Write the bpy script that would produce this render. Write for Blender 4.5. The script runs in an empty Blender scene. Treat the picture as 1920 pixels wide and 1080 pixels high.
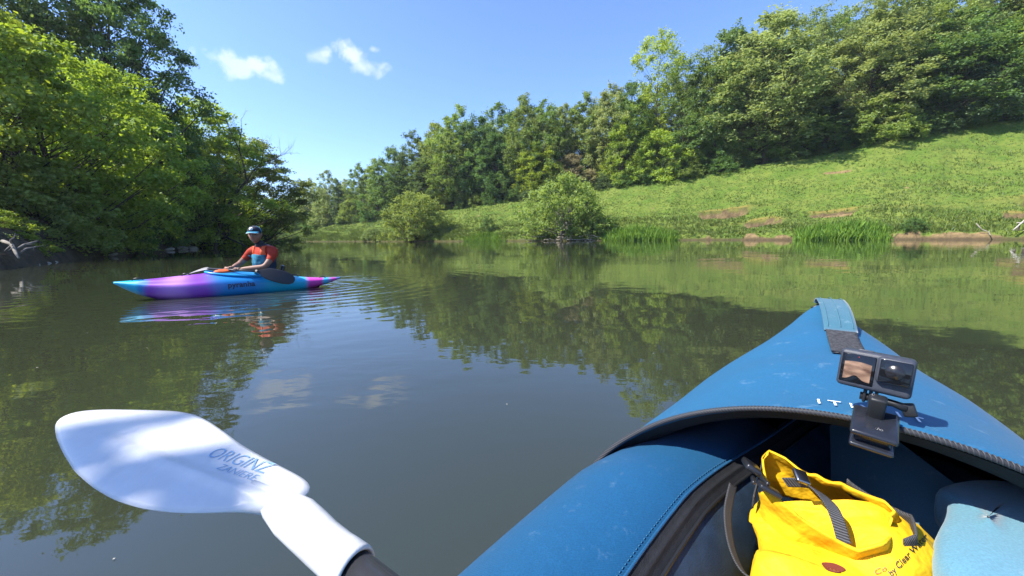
import bpy, bmesh, math, random
import numpy as np
from mathutils import Vector, Matrix

sc = bpy.context.scene
COL = sc.collection
R = math.radians

# ------------------------------------------------------------------ camera
CAM_H = 0.78
FPX = 690.0                                   # focal length in pixels of a 1920 wide frame
PITCH = math.atan(98.0 / FPX)
ROLL = R(0.66)
cd = bpy.data.cameras.new('camera')
cam = bpy.data.objects.new('camera', cd); COL.objects.link(cam)
cd.sensor_width = 36.0; cd.lens = FPX / 1920.0 * 36.0
cd.clip_start = 0.02; cd.clip_end = 3000
CAMM = Matrix.Rotation(math.pi / 2 - PITCH, 3, 'X') @ Matrix.Rotation(-ROLL, 3, 'Z')
cam.matrix_world = Matrix.Translation((0, 0, CAM_H)) @ CAMM.to_4x4()
sc.camera = cam

# ------------------------------------------------------------------ light
SUN_EL = R(50); SUN_AZ = R(-104)               # azimuth from +Y (forward), negative = to the left
SUN_DIR = Vector((math.sin(SUN_AZ) * math.cos(SUN_EL), math.cos(SUN_AZ) * math.cos(SUN_EL), math.sin(SUN_EL)))
sl = bpy.data.lights.new('sun', 'SUN'); sl.energy = 4.6; sl.angle = R(0.53); sl.color = (1.0, 0.95, 0.86)
so = bpy.data.objects.new('sun', sl); COL.objects.link(so)
so.rotation_euler = SUN_DIR.to_track_quat('Z', 'Y').to_euler()

world = bpy.data.worlds.new('World'); sc.world = world; world.use_nodes = True
wn = world.node_tree; wn.nodes.clear()

def NN(t, typ, **kw):
    n = t.nodes.new(typ)
    for k, v in kw.items():
        if k in ('inp',):
            for kk, vv in v.items():
                n.inputs[kk].default_value = vv
        else:
            setattr(n, k, v)
    return n

def mth(t, op, a, b=None, c=None, clamp=False):
    n = t.nodes.new('ShaderNodeMath'); n.operation = op; n.use_clamp = clamp
    for i, v in enumerate((a, b, c)):
        if v is None: continue
        if isinstance(v, (int, float)): n.inputs[i].default_value = v
        else: t.links.new(v, n.inputs[i])
    return n.outputs[0]

def vmth(t, op, a, b=None):
    n = t.nodes.new('ShaderNodeVectorMath'); n.operation = op
    for i, v in enumerate((a, b)):
        if v is None: continue
        if isinstance(v, (tuple, list, Vector)): n.inputs[i].default_value = tuple(v)
        else: t.links.new(v, n.inputs[i])
    return n

def cam_ray(px, py):
    return CAMM @ Vector(((px - 960) / FPX, -(py - 540) / FPX, -1))
def at_y(px, py, y):
    d = cam_ray(px, py); return Vector((0, 0, CAM_H)) + d * (y / d.y)
def at_z(px, py, z):
    d = cam_ray(px, py); return Vector((0, 0, CAM_H)) + d * ((z - CAM_H) / d.z)

sky = NN(wn, 'ShaderNodeTexSky', sky_type='NISHITA', sun_disc=False)
sky.sun_elevation = SUN_EL; sky.sun_rotation = SUN_AZ
sky.altitude = 40; sky.air_density = 1.0; sky.dust_density = 0.35; sky.ozone_density = 1.9
tc = NN(wn, 'ShaderNodeTexCoord')
DIRV = vmth(wn, 'NORMALIZE', tc.outputs['Generated']).outputs[0]
wnz = NN(wn, 'ShaderNodeTexNoise', inp={'Scale': 24.0, 'Detail': 7.0, 'Roughness': 0.62})
wn.links.new(DIRV, wnz.inputs['Vector'])
wz = mth(wn, 'SUBTRACT', wnz.outputs['Fac'], 0.5)
acc = None
# small fair-weather clouds: direction (as seen in the photograph), half width, half height, opacity
for px, py, sx, sy, op in [(418, 112, 26, 17, .75), (455, 128, 34, 14, .8), (487, 127, 24, 17, .95), (500, 138, 20, 11, .7),
                           (598, 106, 24, 9, .6), (612, 101, 12, 8, .8), (660, 104, 25, 15, 1.0), (684, 124, 30, 12, .8), (703, 93, 11, 4, .5)]:
    c = cam_ray(px, py).normalized()
    rgt = c.cross(Vector((0, 0, 1))).normalized(); up = rgt.cross(c)
    k = (1 + ((px - 960) / FPX) ** 2) ** 0.5 * FPX
    a = mth(wn, 'DIVIDE', vmth(wn, 'DOT_PRODUCT', DIRV, rgt).outputs['Value'], sx / k / 1.15)
    b = mth(wn, 'DIVIDE', vmth(wn, 'DOT_PRODUCT', vmth(wn, 'SUBTRACT', DIRV, c).outputs[0], up).outputs['Value'], sy / k * 1.0)
    r2 = mth(wn, 'SQRT', mth(wn, 'ADD', mth(wn, 'MULTIPLY', a, a), mth(wn, 'MULTIPLY', b, b)))
    m = mth(wn, 'SUBTRACT', 1.25, mth(wn, 'ADD', r2, mth(wn, 'MULTIPLY', wz, 4.2)), clamp=True)
    front = mth(wn, 'GREATER_THAN', vmth(wn, 'DOT_PRODUCT', DIRV, c).outputs['Value'], 0.5)
    m = mth(wn, 'MULTIPLY', mth(wn, 'MULTIPLY', m, front), op)
    acc = m if acc is None else mth(wn, 'MAXIMUM', acc, m)
mixc = NN(wn, 'ShaderNodeMix', data_type='RGBA')
wn.links.new(mth(wn, 'MULTIPLY', acc, .52), mixc.inputs['Factor'])
skt = NN(wn, 'ShaderNodeMix', data_type='RGBA', blend_type='MULTIPLY', inp={'Factor': 1.0, 'B': (.70, .82, 1.09, 1)}); wn.links.new(sky.outputs[0], skt.inputs['A'])
wn.links.new(skt.outputs['Result'], mixc.inputs['A'])
mixc.inputs['B'].default_value = (5.0, 5.1, 5.5, 1)
bg = NN(wn, 'ShaderNodeBackground', inp={'Strength': 0.128})
wn.links.new(mixc.outputs['Result'], bg.inputs['Color'])
wo = NN(wn, 'ShaderNodeOutputWorld'); wn.links.new(bg.outputs[0], wo.inputs[0])

vs = sc.view_settings
vs.view_transform = 'Standard'; vs.look = 'None'; vs.gamma = 1.0; vs.use_curve_mapping = False
vs.exposure = 1.22
sc.render.engine = 'CYCLES'
cy = sc.cycles
cy.max_bounces = 9; cy.diffuse_bounces = 6; cy.glossy_bounces = 3; cy.transmission_bounces = 6; cy.transparent_max_bounces = 6
cy.caustics_reflective = False; cy.caustics_refractive = False
cy.use_denoising = True; cy.sample_clamp_indirect = 6

# ------------------------------------------------------------------ helpers: objects
def tag(o, label=None, cat=None, group=None, kind=None):
    if label: o['label'] = label
    if cat: o['category'] = cat
    if group: o['group'] = group
    if kind: o['kind'] = kind
    return o

def empty(name, loc=(0, 0, 0), rz=0):
    o = bpy.data.objects.new(name, None); COL.objects.link(o)
    o.location = loc; o.rotation_euler = (0, 0, rz); o.empty_display_size = 0.1
    return o

def link_mesh(name, me, mat=None, parent=None, smooth=True):
    if mat is not None:
        for m in (mat if isinstance(mat, (list, tuple)) else [mat]): me.materials.append(m)
    o = bpy.data.objects.new(name, me); COL.objects.link(o)
    if parent: o.parent = parent
    if smooth and len(me.polygons):
        me.polygons.foreach_set('use_smooth', np.ones(len(me.polygons), dtype=bool))
    return o

def mesh_np(name, V, F, k=None):
    """mesh from arrays; F is (n,3) or (n,4)"""
    V = np.asarray(V, dtype=np.float32); F = np.asarray(F, dtype=np.int32)
    me = bpy.data.meshes.new(name)
    n, k = F.shape
    me.vertices.add(len(V)); me.vertices.foreach_set('co', V.ravel())
    me.loops.add(n * k); me.loops.foreach_set('vertex_index', F.ravel())
    me.polygons.add(n)
    me.polygons.foreach_set('loop_start', np.arange(n, dtype=np.int32) * k)
    me.polygons.foreach_set('loop_total', np.full(n, k, dtype=np.int32))
    me.update(calc_edges=True)
    return me

def obj(name, V, F, mat=None, parent=None, smooth=True):
    me = bpy.data.meshes.new(name); me.from_pydata([tuple(v) for v in V], [], [tuple(f) for f in F]); me.update()
    return link_mesh(name, me, mat, parent, smooth)

def grid_faces(nr, ncol, closed=False):
    F = []
    for i in range(nr - 1):
        for j in range(ncol if closed else ncol - 1):
            j2 = (j + 1) % ncol
            F.append((i * ncol + j, i * ncol + j2, (i + 1) * ncol + j2, (i + 1) * ncol + j))
    return F

def tube(pts, rad, ns=8, cap=True):
    """tapered tube along points -> V, F lists"""
    pts = [Vector(p) for p in pts]; n = len(pts)
    if not hasattr(rad, '__len__'): rad = [rad] * n
    V, F = [], []
    t0 = (pts[1] - pts[0]).normalized()
    ref = Vector((0, 0, 1)) if abs(t0.z) < 0.9 else Vector((1, 0, 0))
    nx = t0.cross(ref).normalized()
    for i in range(n):
        t = (pts[min(i + 1, n - 1)] - pts[max(i - 1, 0)]).normalized()
        nx = (nx - t * nx.dot(t)).normalized(); ny = t.cross(nx)
        for k in range(ns):
            a = 2 * math.pi * k / ns
            V.append(pts[i] + (nx * math.cos(a) + ny * math.sin(a)) * rad[i])
    F = grid_faces(n, ns, True)
    if cap:
        F.append(tuple(range(ns))[::-1]); F.append(tuple((n - 1) * ns + k for k in range(ns)))
    return V, F

class MB:
    def __init__(s): s.V = []; s.F = []
    def add(s, vf):
        V, F = vf; o = len(s.V); s.V += list(V); s.F += [tuple(i + o for i in f) for f in F]; return s
    def build(s, name, mat, parent=None, smooth=True): return obj(name, s.V, s.F, mat, parent, smooth)

def bm_to(name, bm, mat, parent=None, smooth=True):
    me = bpy.data.meshes.new(name); bm.to_mesh(me); bm.free(); return link_mesh(name, me, mat, parent, smooth)

def bevel_box(sx, sy, sz, bev=0.003, seg=2, M=None):
    bm = bmesh.new(); bmesh.ops.create_cube(bm, size=1.0)
    bmesh.ops.scale(bm, vec=(sx, sy, sz), verts=bm.verts)
    bmesh.ops.bevel(bm, geom=bm.edges[:] , offset=bev, segments=seg, profile=0.5, affect='EDGES')
    if M is not None: bmesh.ops.transform(bm, matrix=M, verts=bm.verts)
    return bm

def evaluated(me_obj, name):
    dg = bpy.context.evaluated_depsgraph_get(); dg.update()
    me = bpy.data.meshes.new_from_object(me_obj.evaluated_get(dg)); me.name = name
    return me

def text_mesh(s, size=1.0, font_off=0.0, res=3, shear=0.0, bold=0.0):
    cu = bpy.data.curves.new('txt', 'FONT'); cu.body = s; cu.size = size; cu.resolution_u = res
    cu.align_x = 'CENTER'; cu.align_y = 'CENTER'; cu.shear = shear; cu.offset = bold
    o = bpy.data.objects.new('txt', cu); COL.objects.link(o)
    me = evaluated(o, 'lettering')
    bpy.data.objects.remove(o)
    bm = bmesh.new(); bm.from_mesh(me)
    bmesh.ops.triangulate(bm, faces=bm.faces)
    V = [v.co.copy() for v in bm.verts]; F = [tuple(v.index for v in f.verts) for f in bm.faces]
    bm.free(); return V, F

def lerp_tab(tab):
    xs = np.array([t[0] for t in tab], float); ys = np.array([t[1] for t in tab], float)
    # monotone-ish smooth interpolation (cubic hermite)
    m = np.gradient(ys, xs)
    def f(x):
        x = float(min(max(x, xs[0]), xs[-1])); i = int(min(max(np.searchsorted(xs, x) - 1, 0), len(xs) - 2))
        h = xs[i + 1] - xs[i]; t = (x - xs[i]) / h
        return ((2*t**3-3*t*t+1)*ys[i] + (t**3-2*t*t+t)*h*m[i] + (-2*t**3+3*t*t)*ys[i+1] + (t**3-t*t)*h*m[i+1])
    return f

def sstep(a, b, x):
    t = np.clip((x - a) / (b - a), 0, 1); return t * t * (3 - 2 * t)

# value noise (numpy) used to roughen terrain and fabrics
_rng0 = np.random.RandomState(5); _LAT = _rng0.rand(64, 64)
def vnoise(x, y):
    x = np.asarray(x, float); y = np.asarray(y, float)
    xi = np.floor(x).astype(int); yi = np.floor(y).astype(int); fx = x - xi; fy = y - yi
    fx = fx * fx * (3 - 2 * fx); fy = fy * fy * (3 - 2 * fy)
    g = lambda i, j: _LAT[i % 64, j % 64]
    return (g(xi, yi) * (1 - fx) + g(xi + 1, yi) * fx) * (1 - fy) + (g(xi, yi + 1) * (1 - fx) + g(xi + 1, yi + 1) * fx) * fy
def fbm(x, y, o=4):
    s = 0; a = .5
    for i in range(o):
        s = s + a * (vnoise(x * 2 ** i + 17 * i, y * 2 ** i + 31 * i) - .5); a *= .5
    return s

# ------------------------------------------------------------------ helpers: materials
def new_mat(name):
    m = bpy.data.materials.new(name); m.use_nodes = True
    t = m.node_tree; t.nodes.clear()
    out = t.nodes.new('ShaderNodeOutputMaterial'); return m, t, out

def pbr(name, col, rough=.5, spec=.5, metal=0, noise=0.0, nscale=20.0, bump=0.0, bscale=200.0, sheen=0.0, coat=0.0, col2=None, bands=None):
    m, t, out = new_mat(name)
    p = NN(t, 'ShaderNodeBsdfPrincipled'); t.links.new(p.outputs[0], out.inputs[0])
    p.inputs['Roughness'].default_value = rough; p.inputs['Specular IOR Level'].default_value = spec
    p.inputs['Metallic'].default_value = metal; p.inputs['Sheen Weight'].default_value = sheen; p.inputs['Coat Weight'].default_value = coat
    p.inputs['Base Color'].default_value = (*col, 1)
    tcn = NN(t, 'ShaderNodeTexCoord')
    if noise > 0 or col2:
        nz = NN(t, 'ShaderNodeTexNoise', inp={'Scale': nscale, 'Detail': 5.0, 'Roughness': .6}); t.links.new(tcn.outputs['Object'], nz.inputs['Vector'])
        mx = NN(t, 'ShaderNodeMix', data_type='RGBA')
        rp = NN(t, 'ShaderNodeMapRange', inp={'From Min': .35, 'From Max': .65}); t.links.new(nz.outputs['Fac'], rp.inputs['Value'])
        t.links.new(rp.outputs[0], mx.inputs['Factor'])
        c2 = col2 or tuple(min(1, c * (1 + noise)) for c in col)
        c1 = col if col2 else tuple(c * (1 - noise) for c in col)
        mx.inputs['A'].default_value = (*c1, 1); mx.inputs['B'].default_value = (*c2, 1)
        t.links.new(mx.outputs['Result'], p.inputs['Base Color'])
    if bump > 0:
        nb = NN(t, 'ShaderNodeTexNoise', inp={'Scale': bscale, 'Detail': 3.0}); t.links.new(tcn.outputs['Object'], nb.inputs['Vector'])
        bp = NN(t, 'ShaderNodeBump', inp={'Strength': bump, 'Distance': .01}); t.links.new(nb.outputs['Fac'], bp.inputs['Height'])
        t.links.new(bp.outputs[0], p.inputs['Normal'])
    return m

def leaf_mat(name, dark, light, trans=.35, huevar=.03):
    m, t, out = new_mat(name)
    at = NN(t, 'ShaderNodeAttribute', attribute_name='tone')
    mx = NN(t, 'ShaderNodeMix', data_type='RGBA'); t.links.new(at.outputs['Fac'], mx.inputs['Factor'])
    mx.inputs['A'].default_value = (*dark, 1); mx.inputs['B'].default_value = (*light, 1)
    oi = NN(t, 'ShaderNodeObjectInfo')
    hs = NN(t, 'ShaderNodeHueSaturation', inp={'Saturation': 1.0})
    t.links.new(mth(t, 'MULTIPLY_ADD', oi.outputs['Random'], huevar, .5 - huevar / 2), hs.inputs['Hue'])
    r2 = mth(t, 'FRACT', mth(t, 'MULTIPLY', oi.outputs['Random'], 17.31))
    t.links.new(mth(t, 'MULTIPLY_ADD', r2, .35, .82), hs.inputs['Value'])
    t.links.new(mx.outputs['Result'], hs.inputs['Color'])
    d = NN(t, 'ShaderNodeBsdfDiffuse'); t.links.new(hs.outputs[0], d.inputs['Color'])
    tr = NN(t, 'ShaderNodeBsdfTranslucent')
    hs2 = NN(t, 'ShaderNodeHueSaturation', inp={'Hue': .485, 'Saturation': 1.1, 'Value': 1.25}); t.links.new(hs.outputs[0], hs2.inputs['Color'])
    t.links.new(hs2.outputs[0], tr.inputs['Color'])
    s1 = NN(t, 'ShaderNodeMixShader', inp={0: trans}); t.links.new(d.outputs[0], s1.inputs[1]); t.links.new(tr.outputs[0], s1.inputs[2])
    g = NN(t, 'ShaderNodeBsdfGlossy', inp={'Roughness': .55, 'Color': (.8, .9, 1, 1)})
    s2 = NN(t, 'ShaderNodeMixShader', inp={0: .02}); t.links.new(s1.outputs[0], s2.inputs[1]); t.links.new(g.outputs[0], s2.inputs[2])
    t.links.new(s2.outputs[0], out.inputs[0])
    return m

LEAF = {
    'bright': leaf_mat('leaf_bright', (0.185, 0.265, 0.036), (0.392, 0.499, 0.076), .52),
    'mid':    leaf_mat('leaf_mid', (0.129, 0.198, 0.039), (0.291, 0.385, 0.081), .50),
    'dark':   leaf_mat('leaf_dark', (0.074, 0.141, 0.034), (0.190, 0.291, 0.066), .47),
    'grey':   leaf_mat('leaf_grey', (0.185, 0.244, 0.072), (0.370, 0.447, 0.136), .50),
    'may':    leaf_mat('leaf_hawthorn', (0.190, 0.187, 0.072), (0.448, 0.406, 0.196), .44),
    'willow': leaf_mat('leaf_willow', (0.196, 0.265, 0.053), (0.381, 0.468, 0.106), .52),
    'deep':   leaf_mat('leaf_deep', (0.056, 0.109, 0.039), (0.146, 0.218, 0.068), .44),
}
BARK = pbr('bark', (.085, .07, .055), .9, .2, noise=.35, nscale=6, bump=.6, bscale=18)
BARK_PALE = pbr('bark_pale', (.20, .18, .15), .9, .2, noise=.35, nscale=5, bump=.5, bscale=18)
DEADWOOD = pbr('dead_wood', (.27, .235, .19), .9, .2, noise=.4, nscale=7, bump=.5, bscale=25)

# ================================================================== WATER
KC = Vector((-3.97, 5.40, 0)); KDIR = Vector((-.824, -.567, 0)).normalized()   # paddler's kayak: centre and heading
def water_material():
    m, t, out = new_mat('river_water')
    p = NN(t, 'ShaderNodeBsdfPrincipled'); t.links.new(p.outputs[0], out.inputs[0])
    p.inputs['Roughness'].default_value = .018; p.inputs['IOR'].default_value = 1.75
    tcn = NN(t, 'ShaderNodeTexCoord'); O = tcn.outputs['Object']
    nz = NN(t, 'ShaderNodeTexNoise', inp={'Scale': .09, 'Detail': 3.0}); t.links.new(O, nz.inputs['Vector'])
    mx = NN(t, 'ShaderNodeMix', data_type='RGBA'); t.links.new(nz.outputs['Fac'], mx.inputs['Factor'])
    mx.inputs['A'].default_value = (.025, .0300, .0165, 1); mx.inputs['B'].default_value = (.032, .0370, .0200, 1)
    t.links.new(mx.outputs['Result'], p.inputs['Base Color'])
    def noise(sx, sy, detail, rough=.5, off=0):
        mp = NN(t, 'ShaderNodeMapping'); mp.inputs['Scale'].default_value = (sx, sy, 1); mp.inputs['Location'].default_value = (off, off * .7, 0)
        t.links.new(O, mp.inputs['Vector'])
        n = NN(t, 'ShaderNodeTexNoise', inp={'Scale': 1.0, 'Detail': detail, 'Roughness': rough}); t.links.new(mp.outputs[0], n.inputs['Vector'])
        return n.outputs['Fac']
    swell = noise(.55, .9, 1.0)
    mid = noise(2.2, 4.0, 2.0, .5, 3.1)
    fine = noise(8, 15, 2.0, .5, 7.7)
    patch = NN(t, 'ShaderNodeMapRange', inp={'From Min': .46, 'From Max': .66, 'To Min': .12, 'To Max': 1.0})
    t.links.new(noise(.16, .30, 2.0, .5, 11), patch.inputs['Value'])
    # rings pushed out by the paddler's kayak
    side = Vector((-KDIR.y, KDIR.x, 0))
    rel = vmth(t, 'SUBTRACT', O, tuple(KC)).outputs[0]
    lx = vmth(t, 'DOT_PRODUCT', rel, tuple(KDIR)).outputs['Value']; ly = vmth(t, 'DOT_PRODUCT', rel, tuple(side)).outputs['Value']
    def rings(cx, sx, wl, decay, amp):
        ax = mth(t, 'MULTIPLY', mth(t, 'SUBTRACT', lx, cx), sx)
        e = mth(t, 'SQRT', mth(t, 'ADD', mth(t, 'MULTIPLY', ax, ax), mth(t, 'MULTIPLY', ly, ly)))
        e2 = mth(t, 'ADD', e, mth(t, 'MULTIPLY', mid, .22))
        s = mth(t, 'SINE', mth(t, 'MULTIPLY', e2, 2 * math.pi / wl))
        w = mth(t, 'POWER', 2.718, mth(t, 'MULTIPLY', e, -decay))
        return mth(t, 'MULTIPLY', mth(t, 'MULTIPLY', s, w), amp)
    h = mth(t, 'MULTIPLY', swell, .0062)
    h = mth(t, 'ADD', h, mth(t, 'MULTIPLY', mth(t, 'MULTIPLY', mid, patch.outputs[0]), .0034))
    h = mth(t, 'ADD', h, mth(t, 'MULTIPLY', mth(t, 'MULTIPLY', fine, patch.outputs[0]), .0007))
    h = mth(t, 'ADD', h, rings(-.95, .8, .26, .95, .0052))
    h = mth(t, 'ADD', h, rings(.2, .45, .17, 1.5, .003))
    bp = NN(t, 'ShaderNodeBump', inp={'Strength': 1.0, 'Distance': 1.0}); t.links.new(h, bp.inputs['Height'])
    t.links.new(bp.outputs[0], p.inputs['Normal'])
    return m
river = obj('river', [(-700, -500, 0), (700, -500, 0), (700, 900, 0), (-700, 900, 0)], [(0, 1, 2, 3)], water_material(), None, False)
tag(river, 'calm murky olive river mirroring trees and sky', kind='structure')

# ================================================================== HILLSIDE (far bank)
# stations along the far bank: bank x, y ; wood edge x, y, z
ST = np.array([
    (88, -60, 130, -50, 20), (66, -18, 104, 0, 19.0), (56, 8, 92, 30, 18.0), (46.5, 23.5, 80, 43, 17.0),
    (41.0, 30.0, 69.5, 50, 15.6), (35.0, 34.5, 54.5, 51, 13.6), (29.7, 38.0, 44.2, 56, 11.9), (21.7, 44.0, 30.0, 60, 9.8),
    (11.8, 48.5, 16.5, 66, 8.8), (0.0, 53.0, 0, 72, 7.3), (-9.0, 57.5, -12.2, 76, 6.2), (-24.0, 67.0, -32.3, 85, 4.6),
    (-47.0, 82.0, -58.5, 100, 3.1), (-72.0, 97.0, -88, 114, 2.9), (-105, 112, -120, 128, 3.2), (-150, 125, -160, 142, 4), (-260, 140, -262, 160, 6)], float)
seg = np.r_[0, np.cumsum(np.hypot(np.diff(ST[:, 0]), np.diff(ST[:, 1])))]
def smooth_interp(s, col):
    y = np.interp(s, seg, ST[:, col]); return y
S = np.r_[np.arange(0, 100, 1.6), np.arange(100, 250, .33), np.arange(250, seg[-1], 3.0)]
stn = np.stack([smooth_interp(S, c) for c in range(5)], 1)
ker = np.hanning(25); ker /= ker.sum()
for c in range(5):                                              # round the corners of the polyline
    padded = np.r_[np.full(12, stn[0, c]), stn[:, c], np.full(12, stn[-1, c])]
    stn[:, c] = np.convolve(padded, ker, 'valid')
Dn = np.r_[-3.0, -1.2, -.5, -.2, 0, .12, .25, .4, .6, .8, np.arange(1.05, 13, .27), np.arange(13, 40, .8)]
Dn_far = np.array([44, 50, 58, 70, 85, 110, 150, 220, 330])
D_ALL = np.r_[Dn, Dn_far]
bxy = stn[:, :2]; dvec = stn[:, 2:4] - bxy; Lw = np.hypot(dvec[:, 0], dvec[:, 1]); dvec = dvec / Lw[:, None]
# rough water line
wob = fbm(S * .35, S * 0, 4) * 1.5 + fbm(S * 1.3, S * 0 + 9, 3) * .5
bxy = bxy - dvec * wob[:, None]
def s_of_px(px):                                                # station whose bank point is seen at this picture column
    pxs = 960 + FPX * bxy[:, 0] / np.maximum(bxy[:, 1], 1) ; ok = bxy[:, 1] > 18
    return float(S[ok][np.argmin(np.abs(pxs[ok] - px))])
SCARS = [(1290, 1455, 6.6, 8.2, 1.15), (1325, 1480, 3.2, 4.6, .7), (1500, 1640, 5.8, 6.3, .3), (1790, 1990, 7.6, 9.2, 1.3), (1860, 1990, 5.2, 5.6, .45), (1640, 1790, 5.8, 6.6, .45)]
SC = [(s_of_px(a), s_of_px(b), d0, d1, k) for a, b, d0, d1, k in SCARS]
S_MUD = s_of_px(1285)
def hill_z(s, d, fine=True):
    """height above the water and bareness at station s (arrays), d metres from the water line"""
    s = np.asarray(s, float); d = np.asarray(d, float)
    L = np.interp(s, S, Lw); H = np.interp(s, S, stn[:, 4])
    t = np.clip(d / L, -1, 1)
    lip = .30 + .28 * vnoise(s * .21, s * 0 + 3) 
    facem = 0 * s; drym = 0 * s
    z = np.where(d < 0, d * .5, lip * sstep(0, .9, d) + (H - lip) * (.82 * t + .18 * t * t))
    beyond = np.clip(d - L, 0, None)
    z = z + np.where(beyond > 0, np.minimum(beyond, 70) * np.interp(H, [3, 9], [.10, .25]) + np.clip(beyond - 70, 0, None) * .02, 0)
    rt_ = sstep(S_MUD + 3, S_MUD - 3, s) * .85 + .05; bare = .85 * rt_ * (1 - sstep(.15, .85, d + fbm(s * .9, d, 3) * 2.0))
    for a, b, d0, d1, k in SC:
        lo, hi = min(a, b), max(a, b); q = (s - lo) / (hi - lo); 
        m = sstep(-.02, .12, q) * (1 - sstep(.85, 1.02, q))
        m = m * (.25 + .75 * sstep(.30, .55, vnoise(s * .33 + d0 * 3, s * 0 + d0)))
        de = d0 + (d1 - d0) * (1 - q if a > b else q) + fbm(s * .8, s * 0 + d0, 4) * 1.1
        drop = np.where(d < de, np.exp(-(de - d) / 2.2), 0) * k * m * sstep(0.2, 1.4, d)
        z = z - drop
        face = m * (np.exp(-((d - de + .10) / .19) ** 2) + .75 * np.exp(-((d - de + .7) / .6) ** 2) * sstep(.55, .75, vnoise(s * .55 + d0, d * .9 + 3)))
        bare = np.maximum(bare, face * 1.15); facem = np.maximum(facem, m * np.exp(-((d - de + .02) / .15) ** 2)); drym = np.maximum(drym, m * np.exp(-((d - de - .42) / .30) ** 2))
    if fine:
        amp = sstep(0, 1.5, d) * np.where(d > L, 2.0, 1.0)
        z = z + amp * (fbm(s * .22, d * .3 + 50, 3) * .55 + fbm(s * 1.1, d * 1.6, 3) * .20) + sstep(-.1, .5, d) * (1 - sstep(1., 2.2, d)) * fbm(s * 2.2, d * 3 + 8, 3) * .28
        spots = sstep(.90, .97, vnoise(s * .75 + 5, d * 1.0 + 2)) * sstep(5, 8, d) * .6
        bare = np.maximum(bare, spots)
        bare = bare * (.55 + .9 * vnoise(s * 1.7, d * 2.3 + 40))
        bare = bare + fbm(s * 2, d * 3, 3) * .35
    hill_z.face = facem; hill_z.dry = drym
    return z, np.clip(bare, 0, 1)
def hill_xy(s, d):
    bx = np.interp(s, S, bxy[:, 0]); by = np.interp(s, S, bxy[:, 1])
    dx = np.interp(s, S, dvec[:, 0]); dy = np.interp(s, S, dvec[:, 1])
    return bx + dx * d, by + dy * d
SS, DD = np.meshgrid(S, D_ALL, indexing='ij')
XX, YY = hill_xy(SS.ravel(), DD.ravel())
ZZ, BB = hill_z(SS.ravel(), DD.ravel())
ns_, nd_ = SS.shape
idx = np.arange(ns_ * nd_).reshape(ns_, nd_)
FQ = np.stack([idx[:-1, :-1], idx[:-1, 1:], idx[1:, 1:], idx[1:, :-1]], -1).reshape(-1, 4)
FQ = FQ[:, ::-1]
me = mesh_np('hillside', np.stack([XX, YY, ZZ], 1), FQ)
a = me.attributes.new('bare', 'FLOAT', 'POINT'); a.data.foreach_set('value', BB.astype(np.float32))
wt_sh = np.maximum(1 - sstep(.08, .38, ZZ), hill_z.face); dr_ = hill_z.dry; a = me.attributes.new('dry', 'FLOAT', 'POINT'); a.data.foreach_set('value', dr_.astype(np.float32)); a = me.attributes.new('wet_shade', 'FLOAT', 'POINT'); a.data.foreach_set('value', wt_sh.astype(np.float32))  # wet mud at the water line, plus shade painted onto the slip faces
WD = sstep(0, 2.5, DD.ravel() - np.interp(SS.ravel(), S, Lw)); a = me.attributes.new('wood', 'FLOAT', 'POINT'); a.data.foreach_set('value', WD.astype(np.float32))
def ground_material(name, g1, g2, g3, e1, e2, woods=False):
    m, t, out = new_mat(name)
    p = NN(t, 'ShaderNodeBsdfPrincipled', inp={'Roughness': .95, 'Specular IOR Level': .08}); t.links.new(p.outputs[0], out.inputs[0])
    tcn = NN(t, 'ShaderNodeTexCoord'); O = tcn.outputs['Object']
    def nz(s, d=4.0, r=.6):
        n = NN(t, 'ShaderNodeTexNoise', inp={'Scale': s, 'Detail': d, 'Roughness': r}); t.links.new(O, n.inputs['Vector']); return n.outputs['Fac']
    def mix(f, A, B):
        x = NN(t, 'ShaderNodeMix', data_type='RGBA'); t.links.new(f, x.inputs['Factor'])
        for nm, v in (('A', A), ('B', B)):
            if isinstance(v, tuple): x.inputs[nm].default_value = (*v, 1)
            else: t.links.new(v, x.inputs[nm])
        return x.outputs['Result']
    def rng(v, a, b):
        r = NN(t, 'ShaderNodeMapRange', inp={'From Min': a, 'From Max': b}); t.links.new(v, r.inputs['Value']); return r.outputs[0]
    c = mix(rng(nz(.35), .38, .62), g1, g2)
    c = mix(rng(nz(1.9), .5, .68), c, g3)
    ad_ = NN(t, 'ShaderNodeAttribute', attribute_name='dry'); c = mix(mth(t, 'MULTIPLY', ad_.outputs['Fac'], .75), c, (.26, .17, .055))
    e = mix(rng(nz(2.6), .35, .65), e1, e2)
    at = NN(t, 'ShaderNodeAttribute', attribute_name='bare')
    bw = mth(t, 'ADD', at.outputs['Fac'], mth(t, 'MULTIPLY', mth(t, 'SUBTRACT', nz(5.0), .5), .5))
    c = mix(rng(bw, .36, .62), c, e)
    aq = NN(t, 'ShaderNodeAttribute', attribute_name='wet_shade'); c = mix(mth(t, 'MULTIPLY', aq.outputs['Fac'], .85), c, (.062, .047, .028))  # dark brown: damp mud low down, painted shadow band on the slips
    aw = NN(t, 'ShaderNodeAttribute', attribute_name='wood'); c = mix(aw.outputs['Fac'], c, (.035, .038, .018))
    t.links.new(c, p.inputs['Base Color'])
    hh = mth(t, 'ADD', mth(t, 'MULTIPLY', nz(3.0), .22), mth(t, 'MULTIPLY', nz(11.0), .07))
    bp = NN(t, 'ShaderNodeBump', inp={'Strength': .9, 'Distance': 1.0}); t.links.new(hh, bp.inputs['Height']); t.links.new(bp.outputs[0], p.inputs['Normal'])
    return m
GRASSLAND = ground_material('pasture', (.092, .150, .024), (.145, .182, .036), (.066, .115, .022), (.25, .175, .085), (.14, .100, .052))
hill = link_mesh('hillside', me, GRASSLAND)
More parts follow.
